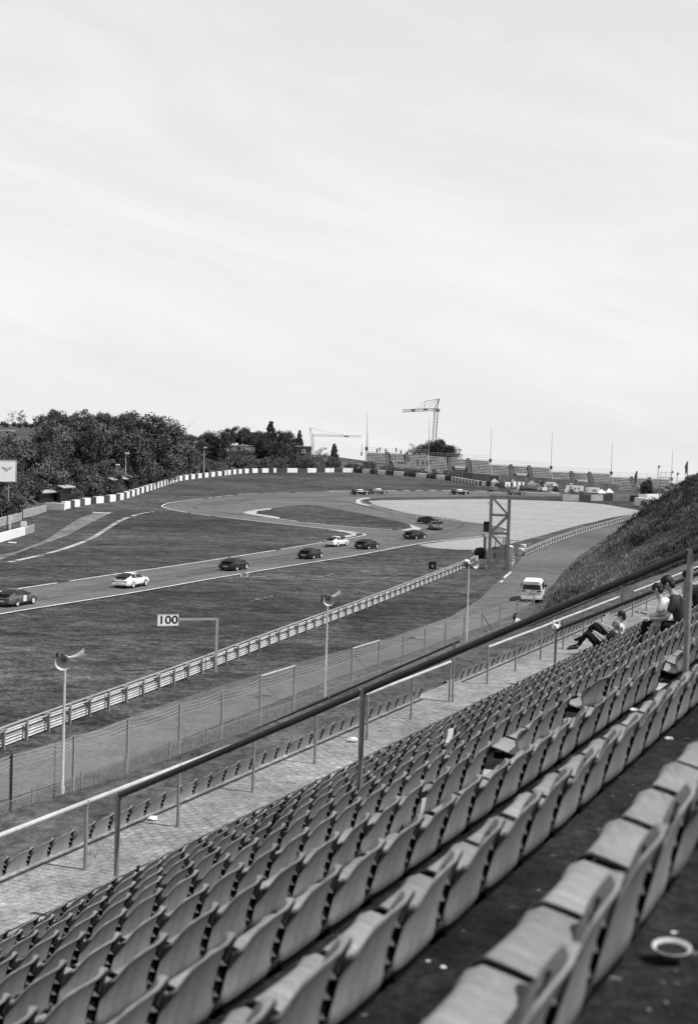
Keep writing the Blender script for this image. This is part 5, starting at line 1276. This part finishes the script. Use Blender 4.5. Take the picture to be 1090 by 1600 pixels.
# two portable cabins below the left block of the far stand
for (u, v, w_, h_, lab, m) in ((652.5, 723, 5.5, 10, 'tall pale portable toilet before the left block of the far stand', PALE), (678, 737, 5, 8, 'dark narrow door box on the retaining wall', INK), (628, 723, 26, 3, 'pale low car roof shapes before the left block of the far stand', PALE)):
    Y = 440; c = at(u, v, Y); rt = empty('portable_cabin', (c.x, Y, c.z-h_*Y/FPX/2), 0, lab, 'cabin'); ww, hh = w_*Y/FPX, h_*Y/FPX
    MB().box((0, 0, hh/2-.6), (ww, 1.4, hh+1.2)).build('wall', m, rt); MB().box((0, 0, hh+.08), (ww*1.08, 1.5, .14)).build('roof', PALE, rt); MB().box((0, -.72, hh*.45), (ww*.5, .04, hh*.8)).build('door', CONC, rt)
for (u, vt, vb) in ((604, 704, 734), (578, 722, 738), (747, 723, 750), (730, 738, 762), (795, 740, 757), (700, 728, 745)):
    a = at(u-1, vb, 415); t = at(u, vt, 415); small(MB().tube([(0, 0, -1), (0, 0, t.z-a.z)], .1, 6).box((0, 0, t.z-a.z), (.5, .2, .2)), 'pole', STEEL, a, 'slim grey pole before the far stand', 'pole', 'slim poles before the far stand')
# fence line between wall and stand
pf = [at(u, v, 415) for u, v in ((500, 733), (560, 731), (640, 741), (700, 748), (765, 757))]; q = resample(pf, 3.2); rt = empty('catch_fence', q[0], 0, 'thin wire fence behind the long tyre barrier', 'fence'); o0 = rt.location.copy()
for p in q: MB().tube([p-o0+Vector((0, 0, -1.5)), p-o0+Vector((0, 0, 2.3))], .045, 4).build('post', STEEL, rt)
mb = MB()
for z in (0.3, .8, 1.3, 1.8, 2.3): mb.tube([p-o0+Vector((0, 0, z)) for p in q], .014, 3, False)
mb.build('wire', STEEL, rt)
# ------------------------------------------------------------------ people
SKIN = mat('skin', .33, .6, .3, scales=((6, .08, one),)); SHIRTD = mat('dark cloth', .03, .9, .1, scales=((5, .3, one),)); SHIRTG = mat('charcoal cloth', .05, .9, .1, scales=((5, .25, one),))
SHIRTW = mat('white cloth', .62, .9, .1, scales=((5, .1, one),)); HAIRD = mat('dark hair', .02, .6, .3, scales=((30, .4, one),)); HAIRB = mat('fair hair', .22, .6, .3, scales=((30, .5, one),)); BLK = mat('black cloth', .012, .9, .1)
PATT = mat('patterned cloth', .3, .9, .1, scales=((7, .9, one),))
def skin_mesh(name, nodes, edges, m, parent, root=0, sub=2):
    me = bpy.data.meshes.new(name); me.from_pydata([n[0] for n in nodes], edges, []); o = bpy.data.objects.new(name, me); col.objects.link(o)
    o.modifiers.new('k', 'SKIN'); sl = me.skin_vertices[0].data
    for i, n in enumerate(nodes):
        r = n[1]; sl[i].radius = (r, r) if not hasattr(r, '__len__') else r; sl[i].use_root = (i == root)
    o.modifiers['k'].use_smooth_shade = True
    s_ = o.modifiers.new('s', 'SUBSURF'); s_.levels = sub; s_.render_levels = sub
    dg = bpy.context.evaluated_depsgraph_get(); m2 = bpy.data.meshes.new_from_object(o.evaluated_get(dg)); bpy.data.objects.remove(o)
    m2.materials.clear(); m2.materials.append(m); m2.polygons.foreach_set('use_smooth', [True]*len(m2.polygons))
    n = bpy.data.objects.new(name, m2); col.objects.link(n)
    if parent: n.parent = parent
    return n
def person(J, label, loc, rz, shirt=SHIRTG, legs_m=BLK, shorts=False, hair=HAIRD, cap=None, hairlong=False, shoe=BLK, hands=True, sleeves='short', group=None, face=True, fat=1.0):
    """J: joints in local metres, x right, y forward, z up"""
    root = empty('person', loc, rz, label, 'person', group)
    V = {k: Vector(v) for k, v in J.items()}
    names = ['pelvis', 'waist', 'chest', 'neckb', 'neck', 'chin', 'head', 'crown']
    hd = (V['crown']-V['neck']).normalized()
    V.setdefault('chin', V['neck']+hd*.06); V.setdefault('head', V['neck']+hd*.16)
    rad = {'pelvis': (.15*fat, .115*fat), 'waist': (.135*fat, .10*fat), 'chest': (.155*fat, .11*fat), 'neckb': (.085, .07), 'neck': .052, 'chin': .066, 'head': .088, 'crown': .072}
    nodes = []; idx = {}; edges = []
    def addn(k, p, r, par=None):
        idx[k] = len(nodes); nodes.append((tuple(p), r))
        if par: edges.append((idx[par], idx[k]))
    prev = None
    for k in names: addn(k, V[k], rad[k], prev); prev = k
    hd_side = V.get('face', V['head']+Vector((0, .1, 0)))
    for s_ in ('l', 'r'):
        addn('sh'+s_, V['sh'+s_], .058, 'chest' if False else 'neckb'); addn('el'+s_, V['el'+s_], .042, 'sh'+s_); addn('wr'+s_, V['wr'+s_], .028, 'el'+s_)
        d = (V['wr'+s_]-V['el'+s_]).normalized(); pal = V.get('pa'+s_, V['wr'+s_]+d*.07); addn('pa'+s_, pal, (.036, .018), 'wr'+s_)
        addn('hi'+s_, V['hi'+s_], .095*fat, 'pelvis'); addn('kn'+s_, V['kn'+s_], .06, 'hi'+s_); addn('an'+s_, V['an'+s_], .038, 'kn'+s_); addn('to'+s_, V['to'+s_], .035, 'an'+s_)
        if hands:
            dd = (pal-V['wr'+s_]).normalized(); sd_ = dd.cross(Vector((0, 0, 1))); sd_ = sd_.normalized() if sd_.length > .1 else Vector((1, 0, 0)); dn = dd.cross(sd_)
            if dn.z > 0: dn = -dn
            for f in range(4):
                b0 = pal+sd_*(-.027+.018*f)+dd*.03; ln = [.062, .072, .068, .052][f]
                addn('f%d%s' % (f, s_), b0+dd*ln*.45+dn*.008, .0095, 'pa'+s_); addn('g%d%s' % (f, s_), b0+dd*ln*.8+dn*(.03+.004*f), .0085, 'f%d%s' % (f, s_))
            sg = -1 if s_ == 'l' else 1
            addn('t1'+s_, V['wr'+s_].lerp(pal, .6)+sd_*.045*sg+dn*.012, .012, 'pa'+s_); addn('t2'+s_, V['wr'+s_].lerp(pal, 1.1)+sd_*.058*sg+dn*.03, .010, 't1'+s_)
    body = skin_mesh('body', nodes, edges, SKIN, root)
    def cloth(name, keys, pairs, rr, m):
        ix = {k: i for i, k in enumerate(keys)}; nd = []
        for k in keys:
            p = V[k] if k in V else Vector(k); nd.append((tuple(p), rr[k]))
        skin_mesh(name, nd, [(ix[a], ix[b_]) for a, b_ in pairs], m, root)
    for s_ in ('l', 'r'): V['sl'+s_] = V['sh'+s_].lerp(V['el'+s_], .72 if sleeves == 'short' else .98); V['sf'+s_] = V['el'+s_].lerp(V['wr'+s_], .85)
    V['hem'] = V['pelvis']+(V['pelvis']-V['waist']).normalized()*.03
    ks = ['hem', 'waist', 'chest', 'neckb', 'shl', 'sll', 'shr', 'slr']; rr = {'hem': (.172*fat, .135*fat), 'waist': (.16*fat, .125*fat), 'chest': (.178*fat, .132*fat), 'neckb': (.10, .085), 'shl': .08, 'sll': .066, 'shr': .08, 'slr': .066}
    pr = [('hem', 'waist'), ('waist', 'chest'), ('chest', 'neckb'), ('neckb', 'shl'), ('shl', 'sll'), ('neckb', 'shr'), ('shr', 'slr')]
    if sleeves == 'long': ks += ['sfl', 'sfr']; rr['sfl'] = rr['sfr'] = .045; pr += [('sll', 'sfl'), ('slr', 'sfr')]
    cloth('shirt', ks, pr, rr, shirt)
    for s_ in ('l', 'r'): V['kz'+s_] = V['hi'+s_].lerp(V['kn'+s_], .8) ; V['az'+s_] = V['kn'+s_].lerp(V['an'+s_], .88)
    ks = ['pelvis', 'hil', 'hir', 'kzl', 'kzr']; pr = [('pelvis', 'hil'), ('pelvis', 'hir'), ('hil', 'kzl'), ('hir', 'kzr')]; rr = {'pelvis': (.16*fat, .13*fat), 'hil': .115*fat, 'hir': .115*fat, 'kzl': .088, 'kzr': .088}
    if not shorts: ks += ['knl', 'knr', 'azl', 'azr']; pr += [('kzl', 'knl'), ('kzr', 'knr'), ('knl', 'azl'), ('knr', 'azr')]; rr.update({'knl': .078, 'knr': .078, 'azl': .058, 'azr': .058, 'kzl': .085, 'kzr': .085})
    cloth('shorts' if shorts else 'trousers', ks, pr, rr, legs_m)
    for s_ in ('l', 'r'):
        a, t = V['an'+s_], V['to'+s_]; skin_mesh('shoe', [(tuple(a+(a-t)*.25), .045), (tuple(a.lerp(t, .5)), .05), (tuple(t+(t-a)*.25), .036)], [(0, 1), (1, 2)], shoe, root, 0, 1)
    # head: hair, cap, face
    H = V['head']; up = hd; fc = (hd_side-H); fc = (fc-up*fc.dot(up)).normalized(); rt_ = fc.cross(up)
    M = Matrix((rt_, fc, up)).transposed()
    MBh = MB(); MBh.blob(H-fc*.018+up*.035, (.092, .104, .098), 3, 3, .10, M); 
    MBh.blob(H-fc*.05-up*.03, (.082, .07, .085), 2, 5, .1, M)
    if hairlong: MBh.tube([H-fc*.06+up*.03, H-fc*.10-up*.12, H-fc*.11-up*.28, H-fc*.10-up*.42], [.09, .085, .075, .03], 10)
    MBh.build('hair', hair, root, smooth=True)
    if face:
        f2 = MB(); f2.blob(H+fc*.094-up*.012, (.013, .02, .022), 2, 0, 0, M); f2.build('nose', SKIN, root, smooth=True)
        for sg in (-1, 1):
            MB().blob(H+fc*.078+rt_*.032*sg+up*.012, (.011, .008, .006), 1, 0, 0, M).build('eye', BLK, root, smooth=True)
            MB().blob(H+rt_*.088*sg-up*.0, (.012, .02, .03), 2, 0, 0, M).build('ear', SKIN, root, smooth=True)
        MB().blob(H+fc*.079-up*.047, (.024, .006, .005), 1, 0, 0, M).build('mouth', mat('lips', .18), root, smooth=True)
    if cap:
        c = MB(); prof = [(.106, 0), (.105, .035), (.095, .075), (.065, .105), (0, .115)]
        c.lathe(H+up*.035-fc*.008, prof, 18, M)
        pts = []
        for k in range(9):
            a = math.pi*(k/8); pts.append((math.cos(a)*.085, .070+math.sin(a)*.125, .0-.012*math.sin(a)*1))
        vs = [H+up*.045+M @ Vector(p)-fc*.008 for p in pts]; vs2 = [v-up*.008 for v in vs]
        c.add(vs+vs2, [tuple(range(9)), tuple(range(17, 8, -1))]+[(i, i+9, i+10, i+1) for i in range(8)])
        c.build('cap', cap, root, smooth=True)
    return root
# seated man with the cap, sixth row: hips on the pan
def seat_frame(k, u):
    s_ = row_s_at(k, u); return s_, Vector(S(PR[k]+.16, s_, rim_z(k)-.25))
# local frame for seated people: y forward = +p, x = +s
sM, locM = seat_frame(6, 1083); locM.z -= .08
JM = dict(pelvis=(0, .0, .08), waist=(0, .06, .25), chest=(0, .11, .45), neckb=(0, .18, .62), neck=(0, .22, .68), crown=(0, .33, .88), face=(0, .50, .64),
          shl=(-.19, .15, .56), shr=(.19, .17, .55), ell=(-.27, .28, .26), elr=(.25, .30, .25), wrl=(-.16, .52, .22), wrr=(.08, .55, .22),
          hil=(-.10, .05, .06), hir=(.10, .05, .06), knl=(-.14, .52, .14), knr=(.13, .52, .13), anl=(-.13, .47, -.32), anr=(.14, .55, -.33), tol=(-.13, .62, -.38), tor=(.14, .70, -.39))
pm = person(JM, 'man in a black cap and dark grey T-shirt sitting left of the tall post', locM, ROWANG+R(6), SHIRTG, BLK, True, HAIRD, INK, fat=1.08)
hold = locM+Matrix.Rotation(ROWANG+R(6), 3, 'Z') @ Vector((-.04, .64, .22))
small(MB().box((0, 0, 0), (.16, .10, .012)).box((.05, .02, .04), (.05, .03, .07)), 'food_wrapper', WHITE, hold, 'crumpled pale wrapper in the hands of the man in the cap', 'wrapper')
s2, loc2 = seat_frame(5, 1068); loc2.z -= .10
J2 = dict(JM); J2.update(neck=(0, .25, .66), crown=(0, .33, .86), face=(0, .45, .72), ell=(-.26, .30, .30), wrl=(-.12, .56, .34), wrr=(.10, .58, .32))
person(J2, 'person in a white shirt sitting just beyond the man in the cap', loc2+Vector((0, .35, -.04)), ROWANG+R(8), SHIRTW, BLK, False, HAIRD, None)
s3, loc3 = seat_frame(5, 1096); loc3.z -= .06
person(J2, 'dark clothed person partly hidden behind the tall right post', loc3+Vector((.25, .4, .02)), ROWANG, SHIRTD, BLK, True, HAIRD, INK)
# two people reclining in the rows nearest the walkway
s4, loc4 = seat_frame(2, 970); loc4.z -= .14
JR = dict(pelvis=(0, .16, .06), waist=(0, .04, .17), chest=(0, -.10, .32), neckb=(0, -.17, .45), neck=(0, -.19, .52), crown=(.0, -.16, .76), face=(.0, .0, .60),
          shl=(-.19, -.10, .42), shr=(.19, -.12, .42), ell=(-.24, .14, .28), elr=(.22, .14, .28), wrl=(-.10, .32, .42), wrr=(.06, .32, .42),
          hil=(-.10, .22, .05), hir=(.10, .22, .05), knl=(-.13, .60, .42), knr=(.10, .58, .44), anl=(-.15, .84, .02), anr=(.08, .80, .06), tol=(-.16, 1.06, -.02), tor=(.06, 1.02, .0))
person(JR, 'fair haired person in black reclining with a phone', loc4+Vector((-.15, 0, 0)), ROWANG+R(12), SHIRTD, BLK, False, HAIRB, None, shoe=SHIRTG).scale = (.9,)*3  # black trousers stand in for the shade on bare shins
ph = loc4+Vector((-.15, 0, 0))+Matrix.Rotation(ROWANG+R(12), 3, 'Z') @ Vector((-.03, .43, .50))
small(MB().box((0, 0, 0), (.08, .012, .16)), 'phone', INK, ph, 'dark phone held up by the fair haired person', 'phone', rot=(R(-15), 0, ROWANG+R(20)))
s5, loc5 = seat_frame(1, 972); loc5.z -= .10
JR2 = dict(JR); JR2.update(crown=(0, -.13, .78), neck=(0, -.17, .54))
person(JR2, 'person in a black cap and white shirt reclining beyond the fair haired one', loc5+Vector((.0, .1, .05)), ROWANG+R(4), SHIRTW, BLK, False, HAIRD, INK)  # legs blackened by trousers here too, in place of shade
# woman on the verge
lw = at(804, 1008, 75); lw.z = bank_z(-CT*lw.x+ST*lw.y, ST*lw.x+CT*lw.y)
JW = dict(pelvis=(0, 0, .92), waist=(0, 0, 1.06), chest=(0, 0, 1.25), neckb=(0, 0, 1.39), neck=(0, .01, 1.45), crown=(0, .02, 1.64), face=(.3, .1, 1.5), shl=(-.17, 0, 1.35), shr=(.17, 0, 1.35), ell=(-.22, .02, 1.08), elr=(.22, .05, 1.08), wrl=(-.18, .2, .95), wrr=(.2, .2, .98),
          hil=(-.09, 0, .88), hir=(.09, 0, .88), knl=(-.09, .03, .48), knr=(.10, .0, .48), anl=(-.09, 0, .08), anr=(.12, -.05, .08), tol=(-.09, .14, .03), tor=(.12, .1, .03))
person(JW, 'long haired woman in light patterned clothes standing below the front seats, right of centre', lw, R(10), SHIRTW, PATT, False, HAIRD, None, hairlong=True)
# spectators on the far stand
JF = dict(JW); JF = {k: v for k, v in JF.items()}
random.seed(11)
ftree = None
for i, (u, v) in enumerate([(589, 703), (593, 701), (602, 703), (603.5, 711), (618.5, 702), (626, 706), (637, 707), (640, 712), (645, 708.5), (648, 707), (655, 707.5), (667, 706.5), (661, 721), (667, 722), (672, 721), (638, 719)]):
    c = at(u, v, 499 if v < 715 else 489); hN = i % 3
    if ftree is None:
        p_ = person(JF, 'tiny distant spectator among the seats of the far stand', Vector((0, 0, 0)), 0, SHIRTD, BLK, False, HAIRD, None, hands=False, face=False); ftree = tree_of(p_); q = p_
    else: q = proto_copy(ftree)
    q['group'] = 'spectators on the far stand'; q.location = c-Vector((0, 0, 1.3)); q.rotation_euler = (0, 0, R(180)+random.uniform(-.6, .6)); q.scale = (1.15,)*3
# ------------------------------------------------------------------ litter and small things on the stand
def on_row(k, u, dp=0): s_ = row_s_at(k, u); return S(PR[k]+dp, s_, 0), s_
def paper(c, label, name='paper', sz=(.21, .28), up=False, m=WHITE, rz=0, rx=0):
    n = 6; vs = []; rnd = random.Random(int(c.x*1000))
    for j in range(n):
        for i in range(n):
            x, y = (i/(n-1)-.5)*sz[0], (j/(n-1)-.5)*sz[1]; vs.append((x, y, .012+.02*noise.noise(Vector((x*12, y*12, c.x)))+.05*abs(x/sz[0])**2))
    mb = MB(); mb.add(vs, [(j*n+i, j*n+i+1, (j+1)*n+i+1, (j+1)*n+i) for j in range(n-1) for i in range(n-1)])
    vs2 = [(x, y, z-.004) for x, y, z in vs]; mb.add(vs2, [(j*n+i, (j+1)*n+i, (j+1)*n+i+1, j*n+i+1) for j in range(n-1) for i in range(n-1)])
    o = mb.build(name, m, loc=c, rot=(rx, 0, rz), smooth=True); return tag(o, label, 'litter')
for (k, u, lab) in ((4, 694, 'white sheet of paper standing against a seat back in the middle of the terrace'), (7, 641, 'torn white paper stuck between two seats in the middle of the terrace'), (3, 886, 'white paper on a seat below the reclining pair'), (4, 700, 'second pale sheet lying on the seat beside the standing sheet')):
    c, s_ = on_row(k, u, -.05); c.z = rim_z(k)-.10; h_ = (.22, .34) if k == 4 and u < 700 else (.09, .12)
    if u == 700: c = S(PR[k]+.2, s_, rim_z(k)-.36); paper(c, lab, rz=ROWANG, sz=(.3, .25)); continue
    paper(c, lab, rz=ROWANG, rx=R(96), sz=h_)
# paper plate behind the nearest row
def ray_plane(u, v, z): d = px_ray(u, v); return d*(z/d.z)
pl = ray_plane(1047, 1503, floor_z(10)); pl.z = floor_z(10)
mb = MB(); mb.lathe((0, 0, 0), [(0, .012), (.05, .010), (.058, .014), (.078, .044), (.086, .048), (.088, .044), (.076, .037), (.06, .004), (0, .002)], 28, Matrix.Rotation(.22, 3, 'X') @ Matrix.Scale(1.25, 3, (1, 0, 0)))
PLATE = mat('paper plate', .8, .6, .3)
o = mb.build('paper_plate', mat('dull paper', .5, .7, .2, scales=((30, .2, one),)), loc=pl+Vector((0, 0, .02)), smooth=True); tag(o, 'white paper plate lying on the dark floor at the lower right', 'plate'); o.scale = (.46,)*3
mb = MB(); mb.lathe((0, 0, 0), [(0, .022), (.062, .022), (.080, .043)], 20, Matrix.Rotation(.22, 3, 'X') @ Matrix.Scale(1.25, 3, (1, 0, 0)))
g_ = mb.build('dark_inside', INK, o)  # black disc covering the inside of the plate
for (u, v, z, lab, s_) in ((990, 1110, floor_z(9)+.05, 'crumpled white wrapper on the floor behind the second nearest row', .022), (1044, 1155, floor_z(10)+.02, 'small white scrap on the dark floor at right', .014), (552, 1157, ZC+.03, 'flat white paper on the paving in the middle', .08), (237, 1279, ZC+.02, 'small white scrap by the front seats at left', .06), (1052, 1458, floor_z(10), 'tiny pale scrap above the paper plate', .007), (692, 1512, floor_z(9), 'tiny pale scrap on the dark floor at bottom middle', .008), (668, 1502, floor_z(9), 'tiny pale speck on the dark floor at bottom middle', .006), (592, 1420, floor_z(8), 'tiny pale scraps between the rows at bottom middle', .007)):
    c = ray_plane(u, v, z); mb = MB(); mb.blob((0, 0, s_*.25), (s_*1.3, s_*.8, s_*.4), 2, u, .9); o = mb.build('litter_scrap', WHITE, loc=c); tag(o, lab, 'litter')
# loose scraps of dirt and leaves on the terrace floors, too many to count
random.seed(3); mb = MB()
for i in range(2600):
    k = random.choice([7, 8, 9, 10, 10, 9]); s_ = random.uniform(1.5, 30); p = PR[k]-random.uniform(.03, D_-.02); c = S(p, s_, floor_z(k)+.003); r = random.uniform(.003, .012)*(1 if random.random() < .95 else 2)
    a = random.uniform(0, 6.28); mb.add([c+Vector((math.cos(a+t)*r, math.sin(a+t)*r, random.uniform(0, .006))) for t in (0, 1.9, 3.6, 5)], [(0, 1, 2, 3)])
o = mb.build('floor_debris', mat('dead leaves', .12, .9, .2, scales=((3, .6, one),))); tag(o, kind='stuff')
# white cloth on the post of the far stair rail
c = S(8.62, 32.6, -(.478*8.62+.078)+.06); rt = MB(); rt.blob((0, 0, .03), (.10, .07, .06), 2, 4, .8).blob((-.06, 0, .12), (.025, .02, .08), 1, 2, .4).blob((.07, 0, .13), (.02, .02, .09), 1, 2, .4)
tag(rt.build('plastic_bag', WHITE, loc=c), 'scrap of white plastic caught on top of the rail post right of centre', 'plastic')
for o in bpy.data.objects:
    if o.type == 'MESH' and len(o.data.polygons) == 0: print('EMPTY', o.name)
